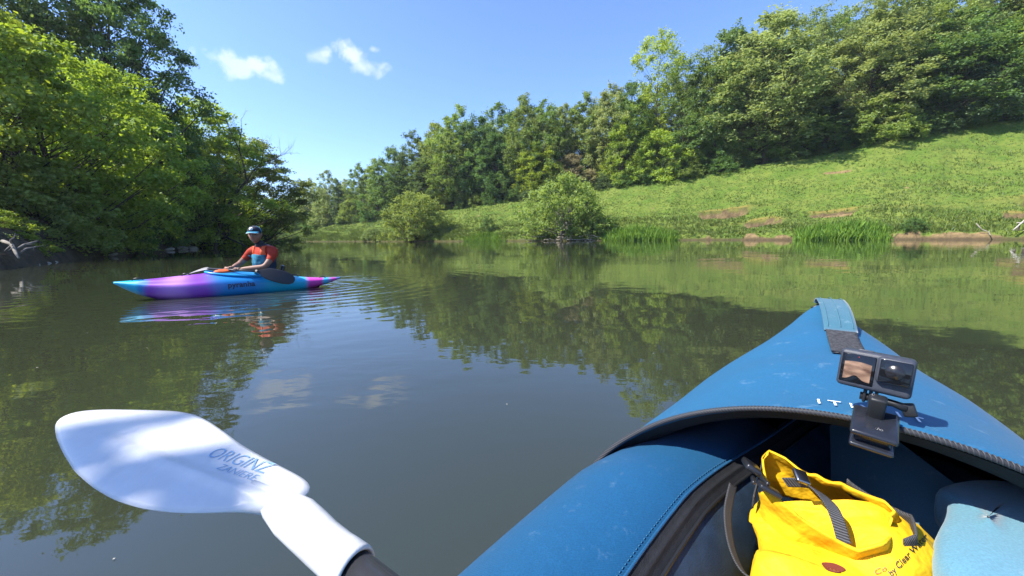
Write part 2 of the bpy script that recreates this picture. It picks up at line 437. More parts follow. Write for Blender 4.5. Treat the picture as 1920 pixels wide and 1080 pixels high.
tag(hill, 'sunlit green pasture sloping up from the river with bare earth slips', kind='structure')

# tufts of grass and weeds over the pasture (uncountable)
def blades(P, hgt, wid, rng, lean=.35, per=3):
    n = len(P); P = np.repeat(P, per, 0); n = len(P)
    h = np.repeat(hgt, per) * rng.uniform(.6, 1.1, n); w = np.repeat(wid, per) * rng.uniform(.7, 1.2, n)
    a = rng.uniform(0, 2 * np.pi, n); b = rng.uniform(0, 2 * np.pi, n); l = rng.uniform(0, lean, n) * h
    base = P + np.stack([rng.normal(0, 1, n) * w * .9, rng.normal(0, 1, n) * w * .9, np.zeros(n) - .03], 1)
    ux, uy = np.cos(a) * w, np.sin(a) * w
    lx, ly = np.cos(b) * l, np.sin(b) * l
    V = np.stack([base + np.stack([-ux, -uy, 0 * ux], 1) * .5, base + np.stack([ux, uy, 0 * ux], 1) * .5,
                  base + np.stack([ux * .35 + lx * .45, uy * .35 + ly * .45, h * .65], 1), base + np.stack([lx, ly, h], 1)], 1).reshape(-1, 3)
    F = np.arange(4 * n).reshape(n, 4)
    return V, F, np.repeat(rng.uniform(0, 1, n), 4)
rng = np.random.RandomState(11)
n = 70000
s_ = rng.uniform(s_of_px(1990) - 4, s_of_px(520), n); d_ = rng.beta(.9, 1.7, n) * 30 + .35
L_ = np.interp(s_, S, Lw); keep = d_ < L_ + 1.5
s_, d_ = s_[keep], d_[keep]
z_, b_ = hill_z(s_, d_); keep = (b_ < .42) & (hill_z.face < .3) & (rng.rand(len(s_)) > hill_z.dry * .8); s_, d_, z_ = s_[keep], d_[keep], z_[keep]
x_, y_ = hill_xy(s_, d_)
den = vnoise(s_ * .5, d_ * .7)
hh = rng.uniform(.08, .24, len(s_)) * (.45 + 1.1 * den) * np.where(d_ < 6, 1.7, 1.0)
V, F, T = blades(np.stack([x_, y_, z_], 1), hh, np.full(len(s_), .085), rng, .8, 3)
me = mesh_np('grass', V, F); a = me.attributes.new('tone', 'FLOAT', 'POINT'); a.data.foreach_set('value', T.astype(np.float32))
PAST_LEAF = leaf_mat('grass_blade', (.062, .115, .018), (.195, .235, .046), .3, .0)
g = link_mesh('grass', me, PAST_LEAF, None, False)
tag(g, 'tussocky short grass covering the sloping pasture', kind='stuff')

# reed beds at the far water's edge
REED = leaf_mat('reed_leaf', (.085, .185, .022), (.25, .40, .055), .45, .0)
for (a0, a1, hg, cnt, lab) in [(1128, 1272, 1.35, 900, 'bright green reed bed beside the driftwood under the willow'),
                               (1482, 1665, 1.25, 1100, 'broad dark green reed bed below the grazed slope'),
                               (868, 952, .8, 420, 'low reed fringe between the two riverside willows')]:
    sa, sb = s_of_px(a1), s_of_px(a0)
    q = rng.beta(1.4, 1.4, cnt); s_ = sa + (sb - sa) * q; d_ = rng.uniform(-.8, .9, cnt)
    x_, y_ = hill_xy(s_, d_); z_, _ = hill_z(s_, d_); z_ = np.maximum(z_, -.25)
    V, F, T = blades(np.stack([x_, y_, z_], 1), hg * rng.uniform(.5, 1.12, cnt) * (.55 + .6 * np.sin(np.pi * np.clip(q, .04, .96))), np.full(cnt, .075), rng, .45, 4)
    me = mesh_np('reeds', V, F); at = me.attributes.new('tone', 'FLOAT', 'POINT'); at.data.foreach_set('value', T.astype(np.float32))
    tag(link_mesh('reeds', me, REED, None, False), lab, kind='stuff')

# ================================================================== LEFT BANK
LB = np.array([(-8.5, -60), (-9.2, -20), (-10.0, -4), (-11.6, 4), (-13.8, 9.9), (-16.5, 13.25), (-20.4, 18.7), (-25.2, 26.8), (-28.6, 35.2), (-32.5, 42.5), (-40, 50), (-55, 58), (-85, 66), (-160, 76), (-300, 80)], float)
INL = np.array([(-1, 0), (-1, 0), (-1, .05), (-.95, .2), (-.88, .4), (-.85, .5), (-.85, .5), (-.9, .4), (-.92, .3), (-.9, .1), (-.75, -.5), (-.5, -.8), (-.3, -.95), (-.15, -1), (0, -1)], float)
lseg = np.r_[0, np.cumsum(np.hypot(np.diff(LB[:, 0]), np.diff(LB[:, 1])))]
LS = np.r_[np.arange(0, 40, 2.5), np.arange(40, 150, .4), np.arange(150, lseg[-1], 5)]
lb = np.stack([np.interp(LS, lseg, LB[:, c]) for c in (0, 1)], 1); ln = np.stack([np.interp(LS, lseg, INL[:, c]) for c in (0, 1)], 1)
for arr in (lb, ln):
    for c in (0, 1):
        arr[:, c] = np.convolve(np.r_[np.full(12, arr[0, c]), arr[:, c], np.full(12, arr[-1, c])], ker, 'valid')
ln /= np.hypot(ln[:, 0], ln[:, 1])[:, None]
lb = lb + ln * (fbm(LS * .4, LS * 0 + 77, 4) * 1.2)[:, None]
LD = np.r_[-3, -1, -.4, -.15, 0, .15, .3, .5, .75, 1.0, 1.3, 1.7, 2.2, 2.8, 3.5, 4.5, 6, 8, 11, 15, 20, 27]
def left_xyz(s, d):
    s = np.asarray(s, float); d = np.asarray(d, float)
    x = np.interp(s, LS, lb[:, 0]) + np.interp(s, LS, ln[:, 0]) * d; y = np.interp(s, LS, lb[:, 1]) + np.interp(s, LS, ln[:, 1]) * d
    z = np.where(d < 0, d * .5, 1.15 * sstep(0, 2.6, d) + .12 * np.clip(d, 0, None) + .25 * sstep(0, .3, d))
    z = z + sstep(0, .4, d) * (fbm(s * .8, d * 1.2 + 4, 4) * .8)
    return x, y, z
SS, DD = np.meshgrid(LS, LD, indexing='ij'); x_, y_, z_ = left_xyz(SS.ravel(), DD.ravel())
ns_, nd_ = SS.shape; idx = np.arange(ns_ * nd_).reshape(ns_, nd_)
FQ = np.stack([idx[:-1, :-1], idx[:-1, 1:], idx[1:, 1:], idx[1:, :-1]], -1).reshape(-1, 4)
me = mesh_np('riverbank', np.stack([x_, y_, z_], 1), FQ)
at = me.attributes.new('bare', 'FLOAT', 'POINT'); at.data.foreach_set('value', np.clip(1.0 - DD.ravel() * .08, .55, 1).astype(np.float32))
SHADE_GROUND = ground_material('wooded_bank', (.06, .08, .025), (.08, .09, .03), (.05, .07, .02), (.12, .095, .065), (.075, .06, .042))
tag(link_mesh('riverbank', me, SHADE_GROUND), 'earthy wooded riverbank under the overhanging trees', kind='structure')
def left_s(x, y):
    i = np.argmin((lb[:, 0] - x) ** 2 + (lb[:, 1] - y) ** 2); d = (np.array([x, y]) - lb[i]) @ ln[i]
    return LS[i], d
def left_ground(x, y):
    s, d = left_s(x, y); return float(left_xyz([s], [d])[2][0])

# ================================================================== TREES
def unit(v): return v / np.maximum(np.linalg.norm(v, axis=-1, keepdims=True), 1e-9)
def leaf_arrays(C, Nrm, size, rng, width=.32, fold=.12):
    n = len(C); t = unit(np.cross(Nrm, unit(rng.normal(size=(n, 3))))); b = np.cross(Nrm, t)
    s = size[:, None]
    V = np.stack([C - t * s * .5, C + b * s * width + Nrm * s * fold - t * s * .05, C + t * s * .55, C - b * s * width + Nrm * s * fold - t * s * .05], 1).reshape(-1, 3)
    return V, np.arange(4 * n).reshape(n, 4)

def tree_data(seed, H, W, base, nclump, clump_r, sprays, per, leaf, shape='round', trunk_r=.16, extra=(), lean=(0, 0), droop=.18, upbias=.35, flat=.75, sparse=0.0, stems=1, leafw=.32, extra_r=.34, extra_keep=1.0):
    """returns trunk (V,F) lists and leaf mesh arrays; origin at the foot"""
    rng = np.random.RandomState(seed)
    zb = base * H
    C = []; tries = 0
    while len(C) < nclump and tries < 6000:
        tries += 1
        q = rng.rand(); z = zb + (H - zb - clump_r * .5) * q
        if shape == 'round': r = math.sin(math.pi * min(1, .08 + .92 * q) ** .85) ** .55
        elif shape == 'dome': r = math.cos(math.pi / 2 * q) ** .6
        elif shape == 'column': r = (1 - q) ** .35 * min(1, .5 + q * 2)
        elif shape == 'fan': r = (.35 + .75 * q) * math.sqrt(max(0, 1 - max(0, q - .72) ** 2 / .085))
        else: r = (1 - q) ** .6
        r *= W / 2 - clump_r * .35
        if r <= 0: continue
        rho = rng.rand() ** .45; a = rng.rand() * 2 * math.pi
        wob = 1 + .22 * math.sin(a * 2 + seed) + .16 * math.sin(a * 3 + seed * 2.1 + q * 5)
        c = np.array([math.cos(a) * r * rho * wob + lean[0] * q * H, math.sin(a) * r * rho * wob + lean[1] * q * H, z])
        if C and min(np.linalg.norm((np.array(C) - c) * (1, 1, 1.25), axis=1)) < clump_r * (.62 + .5 * rng.rand()): continue
        C.append(c)
    C = np.array(C + [np.array(e, float) for e in extra]); nc = len(C)
    Rr = clump_r * rng.uniform(.65, 1.25, nc)
    if len(extra): Rr[-len(extra):] = extra_r
    # ---- wood
    mb = MB()
    feet = [np.array([rng.normal() * .12 * (stems > 1) * W * .3, rng.normal() * .12 * (stems > 1) * W * .3, 0]) for _ in range(stems)]
    tops = []
    for fi, f in enumerate(feet):
        top = np.array([lean[0] * H * .8 + rng.normal() * W * .04 + f[0] * 3, lean[1] * H * .8 + rng.normal() * W * .04 + f[1] * 3, H * .84])
        pts = []
        for k in range(9):
            q = k / 8; w = rng.normal(size=2) * W * .012 * (0 if k == 0 else 1)
            pts.append(f * (1 - q) + top * q + np.array([w[0], w[1], 0]))
        pts[0][2] = -.5
        tops.append(pts)
        mb.add(tube(pts, [trunk_r * (1.25 - .1 * k) * (1.25 if k == 0 else 1) * max(.12, 1 - q) for k, q in [(k, k / 8) for k in range(9)]], 7))
    for i, c in enumerate(C):
        pts = tops[i % stems]
        hd = math.hypot(c[0] - pts[4][0], c[1] - pts[4][1])
        za = min(max(c[2] - hd * .75 - .04 * H, zb * .55 + .03 * H), H * .8)
        q = za / (H * .84); k = min(7, int(q * 8)); fr = q * 8 - k
        A = pts[k] * (1 - fr) + pts[k + 1] * fr
        M1 = A * .5 + c * .5 + np.array([rng.normal() * .06 * hd, rng.normal() * .06 * hd, -.04 * hd + rng.normal() * .05 * hd])
        r0 = trunk_r * max(.16, 1 - q) * .45
        mb.add(tube([A, A * .6 + M1 * .4, M1, M1 * .45 + c * .55, c], [r0, r0 * .8, r0 * .6, r0 * .4, r0 * .18], 4, False))
    # ---- leaves: sprays of leaves around every limb end
    ctr = np.array([lean[0] * H * .5, lean[1] * H * .5, zb + (H - zb) * .45])
    ns = nc * sprays; ci = np.repeat(np.arange(nc), sprays)
    d = unit(rng.normal(size=(ns, 3)) + unit(C - ctr)[ci] * .75 + np.array([0, 0, upbias])); d[:, 2] *= flat; 
    Ln = Rr[ci] * rng.uniform(.55, 1.25, ns)
    if sparse > 0:
        kp = rng.rand(ns) > np.where(ci >= nc - len(extra), 1 - extra_keep, sparse); d, Ln, ci = d[kp], Ln[kp], ci[kp]; ns = len(ci)
    si = np.repeat(np.arange(ns), per); n = len(si)
    q = rng.uniform(.12, 1, n) ** .75
    P = C[ci[si]] + d[si] * (Ln[si] * q)[:, None] + rng.normal(size=(n, 3)) * (Rr[ci[si]] * (.20 - .07 * q))[:, None] * np.array([1, 1, .75])
    P[:, 2] -= droop * Ln[si] * q * q
    N = unit(rng.normal(size=(n, 3)) * .75 + np.array([0, 0, .55]) + d[si] * .45)
    V, F = leaf_arrays(P, N, leaf * rng.uniform(.6, 1.25, n), rng, leafw)
    tone = np.clip(rng.uniform(0, .55, n) + .35 * q ** 2 + rng.uniform(-.12, .2, nc)[ci[si]], 0, 1)
    return mb, V, F, np.repeat(tone, 4)

def tree_meshes(key, seed, **kw):
    mb, V, F, T = tree_data(seed, **kw)
    tm = bpy.data.meshes.new('trunk'); tm.from_pydata([tuple(v) for v in mb.V], [], mb.F); tm.update()
    tm.polygons.foreach_set('use_smooth', np.ones(len(tm.polygons), dtype=bool)); tm.materials.append(BARK)
    cm = mesh_np('crown', V, F); at = cm.attributes.new('tone', 'FLOAT', 'POINT'); at.data.foreach_set('value', T.astype(np.float32))
    cm.materials.append(LEAF['mid'])
    return tm, cm, kw['H'], kw['W']

def plant(name, meshes, loc, h, w, rz, leafkey, label, cat, group=None, bark=None):
    tm, cm, H, W = meshes
    e = empty(name, loc, rz); e.scale = (w / W, w / W, h / H)
    for nm, m, mat in (('trunk', tm, bark or BARK), ('crown', cm, LEAF[leafkey])):
        o = bpy.data.objects.new(nm, m); COL.objects.link(o); o.parent = e
        o.material_slots[0].link = 'OBJECT'; o.material_slots[0].material = mat
    return tag(e, label, cat, group)

rt = random.Random(4)
FAR = {}
FAR['round1'] = tree_meshes('round1', 21, H=15., W=9.5, base=.10, nclump=95, clump_r=1.25, sprays=13, per=19, leaf=0.28, shape='round', trunk_r=.22, upbias=.6, flat=1.0, droop=.10)
FAR['round2'] = tree_meshes('round2', 22, H=15., W=9., base=.08, nclump=100, clump_r=1.1, sprays=12, per=19, leaf=0.25, shape='round', trunk_r=.2, upbias=.6, flat=1.0, droop=.10)
FAR['tall1'] = tree_meshes('tall1', 23, H=18., W=8.5, base=.14, nclump=110, clump_r=1.15, sprays=12, per=18, leaf=0.25, shape='round', trunk_r=.2, upbias=.6, flat=1.0, droop=.10)
FAR['tall2'] = tree_meshes('tall2', 24, H=18., W=8., base=.16, nclump=80, clump_r=1.2, sprays=12, per=16, leaf=0.24, shape='fan', trunk_r=.2, sparse=.15, upbias=.6, flat=1.0, droop=.10)
FAR['airy1'] = tree_meshes('airy1', 25, H=17., W=9., base=.22, nclump=80, clump_r=1.15, sprays=10, per=12, leaf=0.21, shape='fan', trunk_r=.18, sparse=.2, upbias=.6, flat=1.0, droop=.10)
FAR['airy2'] = tree_meshes('airy2', 26, H=17., W=8.5, base=.20, nclump=85, clump_r=1.05, sprays=11, per=12, leaf=0.20, shape='round', trunk_r=.18, sparse=.2, upbias=.6, flat=1.0, droop=.10)
FAR['dome1'] = tree_meshes('dome1', 27, H=9., W=9., base=.03, nclump=85, clump_r=1.1, sprays=13, per=19, leaf=0.25, shape='dome', trunk_r=.16, upbias=.6, flat=1.0, droop=.10)
FAR['bush1'] = tree_meshes('bush1', 28, H=4.5, W=6., base=.0, nclump=46, clump_r=.85, sprays=12, per=18, leaf=0.19, shape='dome', trunk_r=.08, stems=3, upbias=.6, flat=1.0, droop=.10)
FAR['bush2'] = tree_meshes('bush2', 29, H=4.5, W=6., base=.0, nclump=40, clump_r=.95, sprays=12, per=18, leaf=0.20, shape='dome', trunk_r=.08, stems=3, upbias=.6, flat=1.0, droop=.10)
FAR['column'] = tree_meshes('column', 30, H=11., W=3.4, base=.02, nclump=60, clump_r=.75, sprays=11, per=19, leaf=0.20, shape='column', trunk_r=.2, upbias=.6, flat=1.0, droop=.10)

LAB = {'bright': 'fresh yellow-green leafy', 'mid': 'mid green full-crowned', 'dark': 'dense dark green', 'grey': 'pale grey-green airy', 'may': 'brownish blossoming hawthorn', 'deep': 'deep blue-green'}
REG = [(590, 'at the river bend'), (690, 'around the ivy-clad tree'), (830, 'behind the leaning willow'), (970, 'above the lone bush'), (1130, 'behind the driftwood willow'), (1280, 'above the bright reed bed'),
       (1470, 'above the upper earth slip'), (1680, 'above the broad reed bed'), (1850, 'over the high pasture end'), (9999, 'above the fishing platform')]
def where(px): return next(r for lim, r in REG if px < lim)
def hill_at_px(px, beyond):
    """foot of a tree seen at column px, 'beyond' metres behind the wood edge"""
    s = np.linspace(40, 330, 1500); L = np.interp(s, S, Lw); x, y = hill_xy(s, L + beyond)
    pp = 960 + FPX * x / np.maximum(y * math.cos(PITCH), 1); ok = y > 20
    i = np.where(ok)[0][np.argmin(np.abs(pp[ok] - px))]
    z, _ = hill_z(s[i:i+1], (L + beyond)[i:i+1]); return Vector((x[i], y[i], float(z[0])))
def yhor(px): return 442 + (960 - px) * .01164
def wood_tree(px, ytop, beyond, mesh, leafkey, wpx=None, label=None, name=None, row='at the wood edge'):
    f = hill_at_px(px, beyond)
    ztop = CAM_H + (yhor(px) - ytop) / FPX * f.y
    h = max(3.0, ztop - f.z)
    tm = FAR[mesh]; w = tm[3] / tm[2] * h if wpx is None else wpx / FPX * f.y
    w = min(max(w, h * .38), h * 1.6)
    nm = 'hawthorn_tree' if leafkey == 'may' else 'broadleaf_tree'; lb_ = LAB[leafkey] + ' tree ' + row + ' ' + where(px)
    f.z -= .15
    plant(name or nm, tm, f, h, w, rt.uniform(0, 6.28), leafkey, label or lb_, 'tree', None if label else lb_.replace(' tree ', ' trees '))

# back rows first: skyline (picture column, top row)
SKY = [(470, 375), (520, 372), (556, 358), (590, 338), (625, 322), (655, 338), (682, 312), (715, 304), (745, 284), (785, 256), (825, 240), (868, 214),
       (905, 232), (942, 206), (985, 192), (1022, 204), (1060, 208), (1098, 192), (1140, 178), (1178, 172), (1225, 98), (1270, 136), (1312, 112),
       (1350, 88), (1392, 96), (1438, 58), (1500, 50), (1555, 52), (1615, 14), (1672, 6), (1735, 2), (1800, 18), (1862, -15), (1925, -40), (1990, -60), (2080, -80), (2180, -90)]
KM = ['round1', 'round2', 'tall1', 'round1', 'tall2', 'round2']
pref = {1225: ('tall2', 'bright'), 1438: ('tall1', 'grey'), 1500: ('airy2', 'grey'), 1615: ('tall2', 'grey'), 1672: ('tall1', 'mid'), 868: ('round2', 'mid'), 985: ('tall1', 'mid'),
        942: ('tall1', 'mid'), 1060: ('tall1', 'grey'), 1098: ('round2', 'mid'), 1140: ('round2', 'grey'), 1350: ('round1', 'dark'), 1312: ('airy2', 'mid'), 1735: ('airy1', 'grey'), 1555: ('airy1', 'grey'), 1270: ('airy2', 'mid'),
        590: ('round2', 'grey'), 625: ('tall1', 'grey'), 682: ('round2', 'mid'), 745: ('round1', 'dark'), 785: ('round2', 'dark'), 825: ('tall1', 'mid'), 905: ('round1', 'dark'), 1022: ('round2', 'mid'), 1862: ('round1', 'mid'), 1925: ('airy1', 'mid')}
for i, (px, yt) in enumerate(SKY):
    ms, lk = pref.get(px, (rt.choice(KM), rt.choice(['mid', 'mid', 'grey', 'dark'])))
    wood_tree(px, yt, 5.5 + rt.uniform(-1.2, 1.5), ms, lk, wpx=None, row='on the skyline')
for i, (px, yt) in enumerate(SKY):                     # fillers between and behind
    nx = SKY[min(i + 1, len(SKY) - 1)]
    wood_tree((px + nx[0]) / 2 + rt.uniform(-6, 6), max(yt, nx[1]) + rt.uniform(8, 26), 13 + rt.uniform(-2, 3), rt.choice(KM), rt.choice(['dark', 'mid', 'mid', 'grey']), row='deep in the wood')
for px in (470, 505, 540, 575, 610, 648, 690, 730): wood_tree(px, 372 - (px - 470) * .16 + rt.uniform(0, 8), 20 + rt.uniform(-3, 3), rt.choice(KM), rt.choice(['mid', 'grey', 'deep']), row='far behind the wood')
# front trees at the wood edge: column, top row, mesh, leaf, width px
FRONT = [(560, 378, 'dome1', 'grey', 60), (612, 372, 'dome1', 'grey', 58), (668, 372, 'dome1', 'mid', 56), (712, 352, 'dome1', 'dark', 66),
         (755, 318, 'round2', 'dark', 78), (800, 300, 'round1', 'dark', 70), (852, 262, 'tall1', 'mid', 84), (900, 275, 'tall1', 'dark', 70), (935, 262, 'round1', 'dark', 80),
         (848, 352, 'bush1', 'mid', 56), (880, 368, 'bush2', 'mid', 46), (1003, 276, 'round2', 'bright', 92), (962, 310, 'dome1', 'dark', 64), (1072, 292, 'dome1', 'may', 84), (1105, 320, 'dome1', 'may', 66),
         (1045, 305, 'dome1', 'mid', 60), (1178, 212, 'round2', 'bright', 86), (1160, 258, 'dome1', 'bright', 80), (1225, 250, 'dome1', 'bright', 110), (1290, 226, 'round1', 'dark', 96), (1270, 282, 'dome1', 'mid', 80),
         (1345, 196, 'round1', 'dark', 80), (1425, 66, 'tall1', 'grey', 200), (1395, 170, 'round2', 'grey', 110), (1392, 272, 'bush2', 'mid', 110), (1480, 222, 'round1', 'dark', 110), (1450, 270, 'bush1', 'mid', 90), (1540, 206, 'round2', 'deep', 110),
         (1600, 60, 'tall1', 'grey', 160), (1612, 190, 'dome1', 'mid', 130), (1690, 110, 'round1', 'dark', 170), (1745, 60, 'round2', 'dark', 170), (1800, 130, 'dome1', 'deep', 130), (1850, 60, 'round2', 'mid', 170), (1905, 112, 'dome1', 'bright', 130), (1990, 60, 'round1', 'mid', 170), (2090, 70, 'round2', 'dark', 180), (2190, 60, 'round1', 'mid', 180)]
for px, yt, ms, lk, wp in FRONT:
    wood_tree(px, yt, 2.2 + rt.uniform(-.6, 1.0), ms, lk, wp)
wood_tree(640, 340, .6, 'column', 'deep', 26, 'narrow dark ivy-clad tree among paler trees by the river bend', 'ivy_clad_tree')
# low scrub along the edge of the wood
px = 545
while px < 2060:
    f = hill_at_px(px, .8 + rt.uniform(-.6, .7)); f.z -= .25
    hgt = rt.uniform(1.4, 3.4); lk = rt.choice(['mid', 'dark', 'dark', 'deep'])
    lb_ = {'mid': 'green', 'dark': 'dark', 'deep': 'shadowy blue-green'}[lk] + (' low' if hgt < 2.3 else ' tall') + ' scrub bush along the wood foot ' + where(px)
    plant('scrub_bush', FAR[rt.choice(['bush1', 'bush2'])], f, hgt, hgt * rt.uniform(1.3, 1.9), rt.uniform(0, 6.28), lk, lb_, 'bush', lb_.replace('bush', 'bushes'))
    px += rt.uniform(20, 40) * (1 + max(0, px - 900) / 1400)

# ---- riverside willows on the far bank
WIL = tree_meshes('willow', 41, H=5.2, W=8.2, base=.02, nclump=85, clump_r=.9, sprays=14, per=15, leaf=.24, shape='dome', trunk_r=.10, stems=6, droop=.05, upbias=.7, flat=1.0, leafw=.2)
WIL2 = tree_meshes('willow2', 42, H=5.2, W=8.2, base=.02, nclump=80, clump_r=.95, sprays=14, per=15, leaf=.24, shape='dome', trunk_r=.12, stems=4, droop=.12, upbias=.5, flat=.9, leafw=.2)
def bank_px(px, d):
    s = s_of_px(px); x, y = hill_xy([s], [d]); z, _ = hill_z([s], [d]); return Vector((x[0], y[0], float(z[0])))
f = bank_px(1058, 1.3); plant('willow_bush', WIL, f, (442 - 346) / FPX * f.y + .6, 160 / FPX * f.y, 1.2, 'willow', 'pale green willow bush growing over a heap of driftwood', 'bush', None, BARK_PALE)
f = bank_px(785, 1.2); plant('willow_bush', WIL2, f, (444 - 368) / FPX * f.y + .6, 138 / FPX * f.y, 2.6, 'mid', 'rounded fresh green willow leaning over the water with a bent trunk', 'bush')
f = bank_px(918, 3.2); plant('scrub_bush', FAR['bush1'], f, 2.3, 2.3, .5, 'dark', 'small lone dark bush on the open slope between the willows', 'bush')
f = bank_px(1702, 1.0); plant('scrub_bush', FAR['bush2'], f, 1.1, 1.9, .5, 'dark', 'small dark leafy plant on the mud beside the broad reed bed', 'bush')
f = bank_px(1105, 3.0); plant('scrub_bush', FAR['bush2'], f, 2.4, 4.4, 1.5, 'mid', 'low green bush on the slope right behind the driftwood willow', 'bush')
f = bank_px(705, 1.0); plant('scrub_bush', FAR['bush1'], f, 2.2, 4.5, 3.1, 'grey', 'low grey-green bush trailing beside the leaning willow', 'bush')

def crooked(a, b, n, r0, r1, amp, rg):
    a = Vector(a); b = Vector(b); L = (b - a).length
    pts = [a.lerp(b, k / (n - 1)) + Vector((rg.gauss(0, 1), rg.gauss(0, 1), rg.gauss(0, .6))) * amp * L * (0 if k == 0 else 1) for k in range(n)]
    return pts, [r0 + (r1 - r0) * k / (n - 1) for k in range(n)]
def dead_branch(name, pts, rad, label, group, forks=3, rg=rt, fl=.35, mat=None):
    mb = MB().add(tube(pts, rad, 6))
    L = (Vector(pts[-1]) - Vector(pts[0])).length
    for k in range(forks):
        i = rg.randrange(1, len(pts) - 1); p0 = Vector(pts[i]); d = (Vector(pts[-1]) - Vector(pts[0])).normalized()
        q = p0 + (d * .6 + Vector((rg.gauss(0, .6), rg.gauss(0, .6), rg.gauss(.1, .5)))) * L * fl * rg.uniform(.5, 1)
        p2, r2 = crooked(p0, q, 4, rad[i] * .6, rad[i] * .15, .05, rg); mb.add(tube(p2, r2, 5))
    return tag(mb.build(name, mat or DEADWOOD), label, 'branch', group)
rg = random.Random(9)
for k in range(15):
    px = rg.uniform(985, 1118); c = bank_px(px, rg.uniform(-.6, .5)); c.z = rg.uniform(.05, .75)
    an = rg.choice([rg.gauss(.15, .35), rg.gauss(2.95, .35)]); ln_ = rg.uniform(1.2, 3.4)
    d = Vector((math.cos(an), -.45 * math.sin(an) - .2, rg.gauss(0.0, .12)))
    pts, rad = crooked(c - d * ln_ / 2, c + d * ln_ / 2, 6, rg.uniform(.05, .10), .02, .035, rg)
    dead_branch('driftwood_branch', pts, rad, 'weathered grey driftwood branch heaped under the pale willow bush', 'driftwood under the willow', 2, rg)
c = bank_px(1833, .5)
dead_branch('driftwood_branch', [c + Vector((-.5, 0, .95)), c + Vector((-.1, -.1, .45)), c + Vector((.25, -.3, .25)), c + Vector((-.3, -.9, -.05))], [.04, .04, .035, .03], 'thin bleached crooked branch lying on the mud bank alone', None, 0, rg)
c = bank_px(1125, -.3)
dead_branch('driftwood_branch', [c + Vector((-.4, 0, .12)), c + Vector((.7, -.1, .04)), c + Vector((1.9, -.1, .06)), c + Vector((2.6, 0, .1))], [.06, .06, .05, .03], 'pale log floating at the foot of the bright reed bed', None, 0, rg)

# ---- angler's timber staging at the right-hand end of the far bank
c = bank_px(1925, .2); PLANK = pbr('weathered_plank', (.42, .39, .33), .85, .2, noise=.3, nscale=5, bump=.3, bscale=30)
fp = empty('fishing_platform', (c.x, c.y, 0), -.35); tag(fp, 'weathered timber fishing platform with two deck levels on the mud bank', 'platform')
for lv, zz, y0 in ((0, 1.35, .2), (1, .72, -.5)):
    for k in range(4): bm_to('plank', bevel_box(2.6, .2, .06, .01, 1, Matrix.Translation((1.0, y0 + k * .215, zz + rt.uniform(-.006, .006)))), PLANK, fp, False)
for x in (-.1, 1.0, 2.1):
    for y in (-.42, .95): bm_to('post', bevel_box(.11, .11, 2.2, .01, 1, Matrix.Translation((x, y, .22))), BARK, fp, False)
v, fc = tube([(-.95, .1, .75), (-.1, .35, 1.75)], [.05, .05], 6); obj('brace', v, fc, PLANK, fp)
bm_to('backboard', bevel_box(2.3, .05, .55, .008, 1, Matrix.Translation((1.0, .25, 1.04))), BARK, fp, False)

# ---- trees and shrubs of the near left bank
NEAR = {}
NEAR['lit'] = tree_meshes('lit', 51, H=10., W=8., base=.08, nclump=120, clump_r=.9, sprays=15, per=20, leaf=.17, shape='round', trunk_r=.13, stems=4, droop=.25, flat=.6)
NEAR['big'] = tree_meshes('big', 52, H=20., W=11., base=.12, nclump=170, clump_r=1.25, sprays=15, per=17, leaf=.23, shape='round', trunk_r=.34, droop=.3)
NEAR['big2'] = tree_meshes('big2', 53, H=15., W=11., base=.05, nclump=160, clump_r=1.15, sprays=15, per=17, leaf=.22, shape='round', trunk_r=.26, droop=.3, flat=.65)
NEAR['shrub'] = tree_meshes('shrub', 54, H=4., W=5.5, base=.0, nclump=75, clump_r=.65, sprays=14, per=18, leaf=.13, shape='dome', trunk_r=.06, stems=5, droop=.35, flat=.6)
NEAR['shrub2'] = tree_meshes('shrub2', 55, H=5., W=6., base=.0, nclump=85, clump_r=.7, sprays=14, per=17, leaf=.14, shape='dome', trunk_r=.07, stems=5, droop=.4, flat=.55)
def left_tree(name, ms, x, y, h, w, lk, label, cat='tree', group=None, rz=None, dz=0):
    z = left_ground(x, y) - .1 + dz
    return plant(name, NEAR[ms], (x, y, z), h, w, rt.uniform(0, 6.28) if rz is None else rz, lk, label, cat, group)
def px_xy(px, y): return ((px - 960) / FPX * y * math.cos(PITCH), y)
x, y = px_xy(120, 16.8); left_tree('sycamore_tree', 'lit', x, y, 9.6, 8.2, 'bright', 'fresh lime-green many-stemmed tree above the near bank', rz=.4)
x, y = px_xy(-30, 15.5); left_tree('sycamore_tree', 'lit', x, y, 10.2, 8.0, 'bright', 'second lime-green tree, left of the many-stemmed one', rz=2.4)
x, y = px_xy(95, 25); left_tree('oak_tree', 'big', x, y, 20.5, 11, 'dark', 'huge dark tree towering behind the lime-green ones', rz=1.0)
x, y = px_xy(262, 27); left_tree('oak_tree', 'big', x, y, 20.5, 9.2, 'dark', 'tall dark tree whose crown edges against open sky', rz=3.0)
x, y = px_xy(240, 22.5); left_tree('alder_tree', 'big2', x, y, 10.5, 7.5, 'bright', 'mid green tree in the shade between lime tree and river', rz=.8)
x, y = px_xy(402, 34); left_tree('alder_tree', 'big2', x, y, 13.4, 11.6, 'bright', 'spreading fresh green tree reaching out over the water upstream', rz=2.2)
x, y = px_xy(474, 40); left_tree('alder_tree', 'big2', x, y, 12.6, 10.8, 'mid', 'outermost green tree overhanging the river bend', rz=4.1)
x, y = px_xy(318, 29); left_tree('alder_tree', 'big2', x, y, 9.2, 8.5, 'mid', 'shaded rounded tree in the middle of the shaded bank', rz=5.0)
